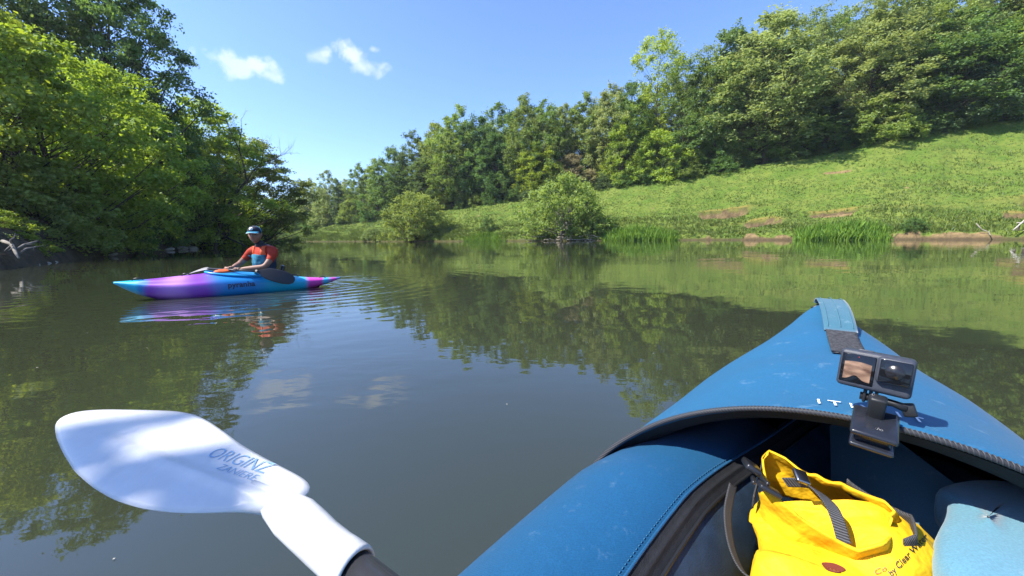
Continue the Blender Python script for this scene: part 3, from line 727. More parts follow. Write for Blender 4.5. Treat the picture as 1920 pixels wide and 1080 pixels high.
for i, (px, y, h, w) in enumerate([(10, 33, 17, 11), (180, 36, 17, 11), (330, 44, 14, 11), (400, 52, 12, 11), (-120, 24, 16, 11), (450, 58, 9, 10), (505, 66, 8, 9)]):
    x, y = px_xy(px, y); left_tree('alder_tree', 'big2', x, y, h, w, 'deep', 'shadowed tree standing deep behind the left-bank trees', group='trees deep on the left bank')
for i, (px, y, ms, h, w, lk, lab) in enumerate([
    (18, 12.0, 'shrub', 1.6, 2.6, 'bright', 'sunlit low shrub over bleached roots at the water'),
    (-60, 12.8, 'shrub2', 4.6, 5.2, 'mid', 'leafy shrub beside the sunlit low shrub'),
    (78, 14.6, 'shrub2', 4.0, 5.4, 'mid', 'arching bank shrub below the lime-green tree'),
    (160, 17.5, 'shrub2', 4.6, 5.2, 'bright', 'yellow-green tipped shrub drooping to the stones'),
    (215, 20.3, 'shrub', 4.2, 5.6, 'dark', 'dark hanging shrub above the pale stones'),
    (275, 25, 'shrub2', 5.2, 6.4, 'dark', 'dark hanging shrub upstream of the pale stones'),
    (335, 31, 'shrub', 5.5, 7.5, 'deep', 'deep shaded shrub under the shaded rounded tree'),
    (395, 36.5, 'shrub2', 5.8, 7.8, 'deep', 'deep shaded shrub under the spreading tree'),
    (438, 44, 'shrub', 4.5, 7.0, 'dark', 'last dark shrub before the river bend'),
    (412, 44.5, 'shrub', 3.0, 4.4, 'bright', 'small sunlit shrub showing behind the paddler'),]):
    x, y = px_xy(px - 10, y * 1.05); left_tree('bank_shrub', ms, x, y, h, w, lk, lab, 'bush')
# bare dying tree top
def bare_tree(x, y, h, label):
    z = left_ground(x, y) - .2; rg = random.Random(3); mb = MB()
    def br(p, d, L, r, lev):
        pts = [p]; 
        for k in range(4):
            d = (d + Vector((rg.gauss(0, .16), rg.gauss(0, .16), rg.gauss(.03, .12)))).normalized(); pts.append(pts[-1] + d * L / 4)
        mb.add(tube(pts, [r * (1 - .17 * k) for k in range(5)], 5 if lev else 7, False))
        if lev < 4:
            for k in range(4 if lev < 3 else 3):
                i = rg.randrange(2, 5); nd = (d + Vector((rg.gauss(0, .7), rg.gauss(0, .7), rg.gauss(.15, .45)))).normalized()
                br(pts[i], nd, L * rg.uniform(.45, .7), r * .45, lev + 1)
    br(Vector((0, 0, 0)), Vector((.05, 0, 1)), h * .55, .17, 0)
    e = empty('dead_tree', (x, y, z)); mb.build('trunk', BARK, e); return tag(e, label, 'tree')
x, y = px_xy(398, 31.5); bare_tree(x, y, 13.6, 'leafless twiggy dead tree poking above the green crowns')
# bough of a bank tree out of which the dappled shade on the near paddle comes
pad = at_z(350, 868, CAM_H - .25); q = pad + SUN_DIR * 4.3
sx_ = SUN_DIR.cross(Vector((0, 0, 1))).normalized(); sy_ = sx_.cross(SUN_DIR).normalized()
ex = []
DAPPLE = [(-.09, -.13), (-.01, -.06), (.07, -.12), (.09, -.02), (-.07, .01), (.01, .05), (.11, .05), (-.12, -.05), (.02, -.16), (-.5, -.6), (-.6, -1.2)]
foot = Vector((-10.8, -2.2, 0)); foot.z = left_ground(foot.x, foot.y)
for a_, b_ in DAPPLE: ex.append(q + sx_ * a_ + sy_ * b_ - foot)
sh = tree_meshes('shade', 56, H=9., W=5.6, base=.25, nclump=46, clump_r=.8, sprays=12, per=14, leaf=.10, shape='round', trunk_r=.16, extra=ex, sparse=.35, extra_r=.065, extra_keep=.19)
plant('ash_tree', sh, foot, 9., 5.6, 0, 'mid', 'slender tree on the near bank with one bough reaching over the river', 'tree')

# fallen branches, roots and stones at the left water's edge
GREYWOOD = pbr('bleached_root', (.20, .185, .165), .9, .2, noise=.3, nscale=8, bump=.4, bscale=30)
def lpt(px, py): return at_z(px, py, 0.0)
for pts, r, lab in [([(5, 452, 11.2), (22, 458, 11.0), (30, 475, 10.8), (35, 484, 10.6)], .05, 'bleached root arching down to the water by the sunlit shrub'),
                    ([(28, 470, 11.0), (45, 459, 11.2), (60, 455, 11.4), (70, 452, 11.5)], .035, 'bleached twig fanning out above the arching root'),
                    ([(33, 478, 10.9), (50, 466, 11.1), (62, 464, 11.2), (64, 470, 11.2)], .03, 'curled bleached twig over the waterline'),
                    ([(255, 482, 21), (275, 470, 22), (290, 452, 23), (300, 440, 23.5)], .10, 'fallen dark limb slanting into the shaded water'),
                    ([(385, 455, 36), (398, 444, 34.5), (425, 445, 32), (462, 462, 29.5)], .09, 'long dark bare bough bending over the water behind the paddler')]:
    P = [at_y(a, b, yy) for a, b, yy in pts]
    dead_branch('fallen_branch', P, [r, r * .9, r * .75, r * .5], lab, None, 3 if r < .06 else 1, rg, .4, GREYWOOD if r < .06 else BARK)
STONE = pbr('bank_stone', (.36, .33, .29), .85, .3, noise=.35, nscale=6, bump=.5, bscale=20)
def stone(c, r, label, group):
    bm = bmesh.new(); bmesh.ops.create_icosphere(bm, subdivisions=2, radius=1)
    for v in bm.verts:
        k = 1 + .35 * float(fbm(v.co.x * 1.3 + c.x * 3, v.co.y * 1.3 + v.co.z + c.y, 3)) * 2
        v.co = Vector((v.co.x * k * r * 1.4, v.co.y * k * r, v.co.z * k * r * .55))
    o = bm_to('bank_stone', bm, STONE); o.location = c; o.rotation_euler = (rt.uniform(-.2, .2), rt.uniform(-.2, .2), rt.uniform(0, 6)); return tag(o, label, 'stone', group)
for px, py, r in [(158, 478, .42), (172, 474, .34), (186, 476, .55), (205, 476, .30), (212, 479, .26), (300, 468, .5), (340, 466, .55), (362, 465, .6), (318, 468, .4)]:
    c = lpt(px, py + 2); c.z = .08; stone(c, r * .55, 'pale flat stone at the shaded waterline', 'pale stones along the shaded bank')
for k in range(11):
    px = 40 + k * 11 + rt.uniform(-4, 4); c = lpt(px, 499 - k * 1.6 + rt.uniform(-1, 2)); c.z = .0; stone(c, rt.uniform(.06, .14), 'small stone in the shallows below the bleached roots', 'small stones in the shallows')

# flecks of leaf litter and seed fluff drifting on the water
rngf = np.random.RandomState(8); n = 90
P = []
while len(P) < n:
    x_ = rngf.uniform(-7, 6); y_ = rngf.uniform(.8, 9)
    if abs(x_) < 1.4 * y_: P.append((x_, y_, .003))
P = np.array(P); N = np.tile([0, 0, 1.], (n, 1)); V, F = leaf_arrays(P, N, rngf.uniform(.005, .014, n), rngf, .35, .05)
tag(link_mesh('leaf_litter', mesh_np('leaf_litter', V, F), pbr('litter', (.5, .46, .36), .8), None, False), 'tiny pale flecks drifting on the river surface', kind='stuff')

# ================================================================== THE INFLATABLE KAYAK WE SIT IN
KA = R(37.0)                                            # heading, to the right of forward
AX = Vector((math.sin(KA), math.cos(KA), 0)); LX = Vector((-math.cos(KA), math.sin(KA), 0)); KOFF = -.106
def kw(u, v, z): return AX * u + LX * (v + KOFF) + Vector((0, 0, z))          # world
own = empty('inflatable_kayak', tuple(LX * KOFF), 0)
own.rotation_euler = (0, 0, math.pi / 2 - KA)           # local x = forward, y = left, z = up
tag(own, 'blue fabric inflatable kayak with open cockpit in the foreground', 'kayak')

halfw = lerp_tab([(-1.75, .03), (-1.6, .11), (-1.3, .24), (-.9, .36), (-.4, .46), (0, .505), (.30, .502), (.65, .443), (.88, .362), (1.08, .292), (1.27, .205), (1.45, .112), (1.54, .06), (1.585, .02)])
side_z = lerp_tab([(-1.75, .42), (-1.3, .30), (-.9, .24), (0, .20), (.65, .225), (.88, .275), (1.08, .33), (1.27, .375), (1.45, .44), (1.585, .505)])
top_z = lerp_tab([(.65, .515), (.88, .512), (1.08, .512), (1.27, .518), (1.45, .535), (1.54, .545), (1.585, .540)])
bot_z = lerp_tab([(.65, -.05), (.95, -.03), (1.2, .06), (1.4, .24), (1.54, .42), (1.585, .48)])
def deck_z(u, v):
    w = halfw(u); zs = side_z(u); zt = top_z(u); q = min(1, abs(v) / w)
    return zs + (zt - zs) * (1 - q ** 2.1) ** .74

def fabric(name, col, weave=900., bump=.25, rough=.62, dust=.12, sheen=.25, dustcol=(.42, .52, .58)):
    m, t, out = new_mat(name)
    p = NN(t, 'ShaderNodeBsdfPrincipled', inp={'Roughness': rough, 'Specular IOR Level': .35, 'Sheen Weight': sheen}); t.links.new(p.outputs[0], out.inputs[0])
    tcn = NN(t, 'ShaderNodeTexCoord'); O = tcn.outputs['Object']
    n1 = NN(t, 'ShaderNodeTexNoise', inp={'Scale': 23., 'Detail': 6., 'Roughness': .7}); t.links.new(O, n1.inputs['Vector'])
    n2 = NN(t, 'ShaderNodeTexNoise', inp={'Scale': 420., 'Detail': 2.}); t.links.new(O, n2.inputs['Vector'])
    mx = NN(t, 'ShaderNodeMix', data_type='RGBA'); mx.inputs['A'].default_value = (*[c * .70 for c in col], 1); mx.inputs['B'].default_value = (*[min(1, c * 1.34) for c in col], 1)
    t.links.new(n2.outputs['Fac'], mx.inputs['Factor'])
    r = NN(t, 'ShaderNodeMapRange', inp={'From Min': .60, 'From Max': .80, 'To Max': dust * 2.5}); t.links.new(n1.outputs['Fac'], r.inputs['Value'])
    m2 = NN(t, 'ShaderNodeMix', data_type='RGBA'); t.links.new(mx.outputs['Result'], m2.inputs['A']); m2.inputs['B'].default_value = (*dustcol, 1)
    sc_ = NN(t, 'ShaderNodeMapping'); sc_.inputs['Scale'].default_value = (9, 46, 20); sc_.inputs['Rotation'].default_value = (0, 0, .6); t.links.new(O, sc_.inputs['Vector'])
    n3 = NN(t, 'ShaderNodeTexNoise', inp={'Scale': 1.0, 'Detail': 5., 'Roughness': .7}); t.links.new(sc_.outputs[0], n3.inputs['Vector'])
    r3 = NN(t, 'ShaderNodeMapRange', inp={'From Min': .69, 'From Max': .76, 'To Max': dust * 3.2}); t.links.new(n3.outputs['Fac'], r3.inputs['Value'])
    t.links.new(mth(t, 'MAXIMUM', r.outputs[0], r3.outputs[0]), m2.inputs['Factor'])
    t.links.new(m2.outputs['Result'], p.inputs['Base Color'])
    wv = NN(t, 'ShaderNodeTexWave', wave_type='BANDS', bands_direction='DIAGONAL', inp={'Scale': weave / 6.28, 'Distortion': .6, 'Detail': 1.0}); t.links.new(O, wv.inputs['Vector'])
    hsum = mth(t, 'ADD', mth(t, 'MULTIPLY', wv.outputs['Fac'], .4), n2.outputs['Fac'])
    bp = NN(t, 'ShaderNodeBump', inp={'Strength': bump, 'Distance': .002}); t.links.new(hsum, bp.inputs['Height'])
    n5 = NN(t, 'ShaderNodeTexNoise', inp={'Scale': 7., 'Detail': 3.}); t.links.new(O, n5.inputs['Vector'])
    b2 = NN(t, 'ShaderNodeBump', inp={'Strength': .35, 'Distance': .02}); t.links.new(n5.outputs['Fac'], b2.inputs['Height']); t.links.new(b2.outputs[0], bp.inputs['Normal'])
    t.links.new(bp.outputs[0], p.inputs['Normal'])
    return m
BLUE = fabric('deck_fabric', (.009, .090, .190), dust=.10, sheen=.05)
BLUE2 = fabric('tube_fabric', (.005, .064, .150), dust=.06, rough=.45, sheen=.08)
DARKBLUE = pbr('inner_fabric', (.012, .028, .055), .7, .3, noise=.25, nscale=30, bump=.2, bscale=500)
BLACKFAB = pbr('black_fabric', (.010, .011, .014), .75, .3, noise=.2, nscale=60, bump=.3, bscale=600)
RUBBER = pbr('black_rubber', (.012, .013, .015), .45, .4)

# deck shell: skin over the bow, from the cockpit front to the tip
us = np.r_[np.linspace(.69, 1.5, 44), np.linspace(1.515, 1.585, 9)]
NSEC = 56; V = []
for u in us:
    w = halfw(u); zs = side_z(u); zb = bot_z(u)
    for k in range(NSEC):
        a = 2 * math.pi * k / NSEC; c, s = math.cos(a), math.sin(a)
        v = w * math.copysign(abs(c) ** .9, c)
        if s >= 0: z = deck_z(u, v)
        else: z = zs - (zs - zb) * (1 - (abs(v) / w) ** 2.6) ** .5 if abs(v) < w else zs
        # slack fabric
        z += .004 * math.sin(u * 21 + v * 9) * (1 if s > .2 else 0) * (1 - (abs(v) / w) ** 2)
        V.append((u, v, z))
F = grid_faces(len(us), NSEC, True); F.append(tuple((len(us) - 1) * NSEC + k for k in range(NSEC)))
deck = obj('deck', V, F, [BLUE, BLACKFAB], own)
sm = deck.modifiers.new('thickness', 'SOLIDIFY'); sm.thickness = .004; sm.offset = -1; sm.material_offset = 1

# inflated side tubes, each closed, running from stern to under the deck
TR = .166
SKIRT = fabric('floor_fabric', (.075, .175, .235), dust=.12, rough=.7, bump=.15)
for sgn in (1, -1):
    V = []; uu = np.linspace(-1.72, 1.20, 70); ns = 32
    for i, u in enumerate(uu):
        w = halfw(u) - .008; r = min(TR, max(.02, w * .42)); end = min(1, (uu[-1] - u) / .12 + .05, (u - uu[0]) / .12 + .05); r *= math.sqrt(max(.05, min(1, end)))
        zc = side_z(u) - .012 if u < .6 else side_z(.6) - .012 - (u - .6) * .02
        if u < -.9: zc = side_z(u) - .02
        for k in range(ns):
            a = 2 * math.pi * k / ns; V.append((u, sgn * (w - r + r * math.cos(a)), zc + r * 1.03 * math.sin(a)))
    F = grid_faces(len(uu), ns, True); F.append(tuple(range(ns))[::-1]); F.append(tuple((len(uu) - 1) * ns + k for k in range(ns)))
    tb = obj('side_tube', V, F if sgn > 0 else [f[::-1] for f in F], BLUE2, own)
    # zip garage and welt along the inner shoulder of the tube
    def on_tube(u, ang, lift):
        w = halfw(u) - .008; zc = side_z(min(u, .6)) - .012 - max(0, u - .6) * .02
        return (u, sgn * (w - TR - (TR + lift) * math.cos(ang)), zc + (TR * 1.03 + lift) * math.sin(ang))
    for nm, a0, a1, lift, mat in ((('zip_flap', R(64), R(54), .004, BLACKFAB), ('inner_skirt', R(53), R(-8), .0025, DARKBLUE)) if sgn > 0 else (('inner_skirt', R(74), R(-8), .0025, SKIRT),)):
        V = []; m_ = 14; uz = np.linspace(-.7, 1.1, 60)
        for u in uz:
            for j in range(m_):
                q = j / (m_ - 1); lf = lift + (.003 * math.exp(-((q - .5) / .12) ** 2) if nm == 'zip_flap' else 0)
                V.append(on_tube(u, a0 + (a1 - a0) * q, lf))
        F = grid_faces(len(uz), m_); o = obj(nm, V, F if sgn < 0 else [f[::-1] for f in F], mat, tb)
    for ang, rr in ((R(64.6), .0022), (R(53.4), .0028), (R(59), .0016)) if sgn > 0 else ():
        v_, f_ = tube([on_tube(u, ang, .0055) for u in np.linspace(-.7, 1.08, 60)], rr, 6); obj('welt', v_, f_, RUBBER if rr != .0022 else BLUE2, tb)
    if sgn < 0: continue
    mb = MB()
    for k in range(150):
        u = -.05 + k * .0075; A = on_tube(u, R(67), .0008); B = on_tube(u + .004, R(67), .0008); mb.add(tube([A, B], .0007, 4))
    st = mb.build('stitching', pbr('thread', (.02, .12, .22), .8), tb); st['kind'] = 'stuff'

# cockpit floor
V = []; uu = np.linspace(-1.35, 1.18, 60); vv = np.linspace(-1, 1, 25)
for u in uu:
    w = max(.02, halfw(u) - .13)
    for q in vv: V.append((u, q * w, .105 + .012 * math.cos(q * math.pi * 4) - .02 * (1 - q * q)))
obj('floor', V, [f[::-1] for f in grid_faces(len(uu), 25)], SKIRT, own)

# padded cushion against the right-hand tube, its top face in the sun
PADO = [(1758, 905), (1776, 935), (1770, 965), (1754, 1000), (1750, 1040), (1762, 1080), (1790, 1125), (1850, 1160), (1960, 1160), (1990, 1080), (1992, 960), (1985, 905), (1935, 890), (1870, 880), (1805, 886)]
PZ = .392; po = [at_z(a_, b_, PZ) for a_, b_ in PADO]; po = [Vector((AX.dot(q), LX.dot(q) - KOFF, 0)) for q in po]
pf = []
for i in range(len(po)):                                # round the outline
    p0_, p1_, p2_, p3_ = po[i - 1], po[i], po[(i + 1) % len(po)], po[(i + 2) % len(po)]
    for k in range(5):
        t_ = k / 5; pf.append(.5 * ((2 * p1_) + (p2_ - p0_) * t_ + (2 * p0_ - 5 * p1_ + 4 * p2_ - p3_) * t_ ** 2 + (3 * p1_ - p0_ - 3 * p2_ + p3_) * t_ ** 3))
cpad = sum(pf, Vector()) / len(pf); V = []; npf = len(pf)
for sc_, dz in ((.02, .012), (.35, .011), (.65, .009), (.85, .004), (.95, -.003), (1.0, -.014), (.99, -.035), (.93, -.05), (.5, -.052), (.02, -.052)):
    for q in pf: w_ = cpad.lerp(q, sc_); V.append((w_.x, w_.y, PZ + dz - .06 * (w_.x - .7)))
F = grid_faces(10, npf, True); F.append(tuple(range(npf))); F.append(tuple(9 * npf + k for k in range(npf))[::-1])
obj('side_cushion', V, F, fabric('cushion_fabric', (.085, .215, .285), dust=.12, rough=.7, bump=.15), own)

# braided piping round the cockpit opening
mb = MB(); pts = []
NP = 260
def rim(q):
    v = halfw(.69) * math.sin((q - .5) * math.pi) * 1.0
    return Vector((.686, v, deck_z(.69, v * .9999)))
base = [rim(k / 400) for k in range(401)]
cl = [0]
for i in range(400): cl.append(cl[-1] + (base[i + 1] - base[i]).length)
def rim_s(s):
    i = int(min(np.searchsorted(cl, s), 400)); i = max(i, 1); t_ = (s - cl[i - 1]) / max(1e-9, cl[i] - cl[i - 1]); return base[i - 1].lerp(base[i], t_)
RL = cl[-1]
v_, f_ = tube([rim_s(RL * k / 120) + Vector((0, 0, .001)) for k in range(121)], .0042, 10)
pip = obj('cockpit_piping', v_, f_, pbr('piping', (.022, .024, .030), .55, .4), own)
mb = MB()
for k in range(230):                                   # twisted over-lacing of the piping
    s0 = RL * (k + .2) / 230; s1 = min(RL, s0 + .007); A = rim_s(s0); B = rim_s(s1); n_ = Vector((-1, 0, .25)).normalized(); up = (A - Vector((.69, 0, .15))).normalized()
    pts = []
    for j in range(6):
        q = j / 5; ph = -1.0 + 2.6 * q; c_ = A.lerp(B, q); pts.append(c_ + (n_ * math.cos(ph) + up * math.sin(ph)) * .0046 + Vector((0, 0, .001)))
    mb.add(tube(pts, .0009, 4))
br = mb.build('lacing', pbr('lacing', (.05, .053, .062), .6), pip); br['kind'] = 'stuff'
# under-deck hem hanging behind the piping
V = []
for k in range(81):
    q = k / 80; p = rim(q); 
    for j, (du, dz) in enumerate(((.010, -.004), (.022, -.016), (.050, -.03))): V.append((p.x + du, p.y * (1 - .03 * j), p.z + dz - .004))
obj('deck_hem', V, grid_faces(81, 3), BLACKFAB, own)
# seam piping along the bow edge
for sgn in (1, -1):
    P = [(u, sgn * (halfw(u) * 1.0), side_z(u)) for u in np.linspace(.70, 1.58, 60)]
    v_, f_ = tube(P, .0045, 6); obj('edge_piping', v_, f_, RUBBER, own)
# lettering on the deck
V, F = text_mesh('I T I W I T', 1.0, bold=.006)
xs = [v.x for v in V]; wid = max(xs) - min(xs)
LW = .118
cx = .738; VV = []
for v in V:
    yy = -(v.x / wid) * LW * 1.0 ; uu_ = cx + v.y * LW / wid * 1.35
    VV.append((uu_, yy - .006, deck_z(uu_, yy - .006) + .0022 + .004 * math.sin(uu_ * 21 + yy * 9) * (1 - (abs(yy) / halfw(uu_)) ** 2)))
obj('lettering', VV, F, pbr('white_print', (.80, .82, .84), .6), own, False)

# carrying handle at the bow: padded sleeve and webbing
TEAL = fabric('handle_fabric', (.028, .105, .150), dust=.20, weave=1500)
WEB = pbr('webbing', (.055, .055, .06), .85, .2, noise=.5, nscale=160, bump=.6, bscale=450)
def ribbon(path, width, thick, side=Vector((0, 1, 0)), bulge=0.0, m_=9):
    V = []; n = len(path)
    for i, p in enumerate(path):
        p = Vector(p); t_ = (Vector(path[min(i + 1, n - 1)]) - Vector(path[max(i - 1, 0)])).normalized(); s_ = (side - t_ * side.dot(t_)).normalized(); nn = t_.cross(s_)
        wd = width[i] if hasattr(width, '__len__') else width
        ring = []
        for j in range(m_):
            q = j / (m_ - 1) * 2 - 1; ring.append(p + s_ * q * wd / 2 + nn * (thick / 2 + bulge * (1 - q * q)))
        for j in range(m_ - 1, -1, -1):
            q = j / (m_ - 1) * 2 - 1; ring.append(p + s_ * q * wd / 2 - nn * thick / 2)
        V += ring
    F = grid_faces(n, 2 * m_, True); F.append(tuple(range(2 * m_))); F.append(tuple((n - 1) * 2 * m_ + k for k in range(2 * m_))[::-1])
    return V, F
def dk(u, v=0): return deck_z(u, v)
hd = empty('handle'); 
COL.objects.unlink(hd); bpy.data.objects.remove(hd)
HU = np.linspace(1.572, 1.255, 26)
path = []
for i, u in enumerate(HU):
    q = i / 25; path.append((u, -.004 - .012 * q, dk(min(u, 1.57)) + .006 + .030 * math.sin(math.pi * min(1, q * 1.02)) ** .7 * (1 if q < .98 else .6)))
v_, f_ = ribbon(path, .066, .004, bulge=.003); sleeve = obj('handle', v_, f_, TEAL, own)
v_, f_ = ribbon([(u, -.016, dk(u) + .0035 + .004 * math.exp(-((u - 1.26) / .03) ** 2)) for u in np.linspace(1.275, 1.065, 20)], .060, .003); obj('webbing_strap', v_, f_, WEB, sleeve)
for q in (-.62, .62, 0):
    v_, f_ = tube([(p[0], p[1] + q * .04, p[2] + .0052 + (0.0008 if q == 0 else 0)) for p in path[2:-1]], .0008, 4); obj('stitch_line', v_, f_, pbr('thread_dark', (.06, .17, .22), .8), sleeve)
v_, f_ = tube([(1.20 + .38 * math.sin(a * math.pi / 2), .235 * math.cos(a * math.pi / 2) ** .9 * 1.0 + .0, dk(min(1.57, 1.20 + .38 * math.sin(a * math.pi / 2)), .0) - .055 + .055 * a) for a in np.linspace(.55, .98, 12)], .004, 6)
tipv, tipf = tube([(1.56, .028, .528), (1.585, .012, .538), (1.592, -.01, .540), (1.575, -.03, .535)], .009, 7); obj('bow_loop', tipv, tipf, RUBBER, own)

# ================================================================== ACTION CAMERA ON ITS CLIP
CAMBODY = pbr('camera_body', (.035, .040, .055), .5, .45, noise=.15, nscale=90, bump=.1, bscale=900)
GLASSBLK = pbr('camera_glass', (.006, .007, .009), .06, .5)
gp = at_y(1641, 697, .505)
fwd = (-AX + Vector((-.10, .18, 0))).normalized()
ac = empty('action_camera', gp); yaw = math.atan2(fwd.y, fwd.x) - R(-90)
ac.rotation_euler = (R(-9), R(1.5), yaw)        # local -y faces the paddler
ac.scale = (1.07, 1.07, 1.07)
tag(ac, 'black action camera with a front screen clipped above the cockpit', 'camera')
bm_to('body', bevel_box(.0718, .030, .0508, .0055, 4), CAMBODY, ac)
lens = bm_to('lens_block', bevel_box(.034, .010, .0345, .0046, 3, Matrix.Translation((.0185, -.0182, .0065))), CAMBODY, ac)
bm_to('lens_glass', bevel_box(.0285, .002, .0290, .0009, 2, Matrix.Translation((.0185, -.0236, .0065))), GLASSBLK, lens)
bm = bmesh.new(); bmesh.ops.create_cone(bm, cap_ends=True, segments=28, radius1=.0098, radius2=.0086, depth=.002, matrix=Matrix.Translation((.0185, -.0243, .0065)) @ Matrix.Rotation(R(90), 4, 'X'))
bm_to('lens_ring', bm, pbr('lens_ring', (.012, .012, .014), .25), lens)
scr = bm_to('screen_bezel', bevel_box(.0335, .0018, .0385, .0008, 2, Matrix.Translation((-.0165, -.0154, .0005))), GLASSBLK, ac)
# the small screen shows a blurred close view: skin-toned picture
m, t, out = new_mat('screen_picture')
em = NN(t, 'ShaderNodeEmission', inp={'Strength': .55}); tcn = NN(t, 'ShaderNodeTexCoord'); nz = NN(t, 'ShaderNodeTexNoise', inp={'Scale': 75., 'Detail': 3.})
mp = NN(t, 'ShaderNodeMapping'); mp.inputs['Scale'].default_value = (.6, 1, 1.5); t.links.new(tcn.outputs['Object'], mp.inputs['Vector']); t.links.new(mp.outputs[0], nz.inputs['Vector'])
rp = NN(t, 'ShaderNodeValToRGB'); rp.color_ramp.elements[0].position = .32; rp.color_ramp.elements[0].color = (.10, .045, .028, 1); rp.color_ramp.elements[1].position = .68; rp.color_ramp.elements[1].color = (.62, .40, .29, 1)
t.links.new(nz.outputs['Fac'], rp.inputs[0]); t.links.new(rp.outputs[0], em.inputs['Color'])
gl = NN(t, 'ShaderNodeBsdfGlossy', inp={'Roughness': .08, 'Color': (.25, .25, .27, 1)}); ad = NN(t, 'ShaderNodeAddShader'); t.links.new(em.outputs[0], ad.inputs[0]); t.links.new(gl.outputs[0], ad.inputs[1]); t.links.new(ad.outputs[0], out.inputs[0])
V = [(-.0298, -.0166, .0108), (-.0030, -.0166, .0108)]; 
arc = [(-.0030 - .0268 * k / 12, -.0166, -.0150 + .0065 * math.exp(-((k / 12 - .55) / .22) ** 2)) for k in range(13)]
top_a = [(-.0298 + .0268 * k / 12, -.0166, .0085 + .0018 * math.sin(math.pi * k / 12)) for k in range(13)]
obj('screen_picture', top_a + arc, [tuple(range(26))[::-1]], m, scr, False)
bm = bmesh.new(); bmesh.ops.create_cone(bm, cap_ends=True, segments=8, radius1=.0006, radius2=.0006, depth=.0005, matrix=Matrix.Translation((-.0165, -.0166, .0165)) @ Matrix.Rotation(R(90), 4, 'X')); bm_to('record_light', bm, pbr('record_red', (.5, .03, .02), .4), scr)
bm_to('shutter_button', bevel_box(.015, .0085, .0016, .0007, 2, Matrix.Translation((-.012, .001, .0258))), pbr('button', (.05, .055, .07), .45), ac)
# mount: fingers, thumb screw, clip
fg = MB()
for k in range(3):
    bm_to('mount_finger', bevel_box(.0034, .014, .020, .0012, 2, Matrix.Translation((-.006 + k * .0055, .001, -.033))), RUBBER, ac)
v_, f_ = tube([(-.0105, .001, -.036), (.012, .001, -.036), (.022, .001, -.036), (.034, .001, -.0385)], [.0052, .0052, .0045, .0058], 10); sw = obj('thumb_screw', v_, f_, RUBBER, ac)
bm_to('screw_wing', bevel_box(.013, .008, .017, .002, 2, Matrix.Translation((.036, .001, -.0395)) @ Matrix.Rotation(R(-20), 4, 'Y')), RUBBER, sw)
cl_u, cl_v = AX.dot(gp), 0
gl_ = Vector((AX.dot(gp), LX.dot(gp) - KOFF, gp.z))
CLIPM = pbr('clip_plastic', (.014, .016, .022), .22, .5, noise=.15, nscale=60)
clip = empty('mount_clip', kw(.665, gl_.y + .004, deck_z(.69, gl_.y) + .012)); clip.rotation_euler = (R(-6), R(-13), yaw + R(3))
clip.rotation_euler = (R(13), R(3.0), yaw + R(4))
tag(clip, 'dark plastic spring clip biting the cockpit edge under the action camera', 'clip')
bm_to('post', bevel_box(.0175, .0165, .036, .003, 2, Matrix.Translation((.001, -.004 + .012, .016))), RUBBER, clip)
up_j = bm_to('upper_jaw', bevel_box(.046, .064, .008, .0038, 3, Matrix.Translation((.002, -.008, .001))), CLIPM, clip)
lo_j = bm_to('lower_jaw', bevel_box(.043, .050, .006, .0028, 3, Matrix.Translation((.002, -.016, -.021)) @ Matrix.Rotation(R(-9), 4, 'X')), CLIPM, clip)
bm_to('hinge', bevel_box(.036, .010, .018, .004, 3, Matrix.Translation((.002, -.026, -.010))), CLIPM, clip)
V, F = text_mesh('//o', .0075); obj('mark', [(v.x + .006, v.y - .022, .0050) for v in V], F, pbr('mark_print', (.62, .60, .56), .6), up_j, False)

# ================================================================== YELLOW DRY BAG IN THE COCKPIT
YEL = pbr('bag_yellow', (.68, .40, .010), .66, .22, noise=.12, nscale=14, bump=.8, bscale=30)
bag = empty('dry_bag', kw(.40, -.02, .10)); bag.rotation_euler = (0, 0, math.pi / 2 - KA)
tag(bag, 'yellow roll-top dry bag with black straps lying in the cockpit', 'bag')
bo = Vector((.40, -.02, .10))                           # its origin in kayak coordinates
# body: crumpled sack along a leaning spine
sp = [((.15, -.02, .165), .050, .040), ((.22, -.02, .18), .096, .075), ((.34, -.02, .20), .112, .095), ((.46, -.005, .225), .112, .100), ((.555, .012, .262), .104, .092), ((.615, .022, .305), .098, .076), ((.650, .030, .345), .092, .052), ((.668, .038, .360), .084, .044), ((.678, .042, .368), .074, .030)]
SP = [Vector(s[0]) for s in sp]
tt = np.linspace(0, len(sp) - 1, 110); V = []; NB = 120
def interp_sp(t_):
    i = int(min(t_, len(sp) - 2)); q = t_ - i; q2 = q
    return SP[i].lerp(SP[i + 1], q2), sp[i][1] * (1 - q) + sp[i + 1][1] * q, sp[i][2] * (1 - q) + sp[i + 1][2] * q
_cr = random.Random(12); CRP = []
for k in range(6):
    n_ = Vector((_cr.gauss(0, 1), _cr.gauss(0, 1), _cr.gauss(0, 1))).normalized(); CRP.append((n_, _cr.uniform(6, 13), _cr.random(), _cr.uniform(.6, 1.2)))
def crumple(p):                                         # sharp folds between flat panels, as in stiff coated cloth
    s = 0
    for n_, f_, ph, a_ in CRP:
        q = n_.dot(p) * f_ + ph; q -= math.floor(q); s += a_ * (abs(q - .5) * 2 - .5)
    return s
def crease(x, y):                                       # ridged folds
    n_ = float(vnoise(x, y)); return 1 - abs(2 * n_ - 1)
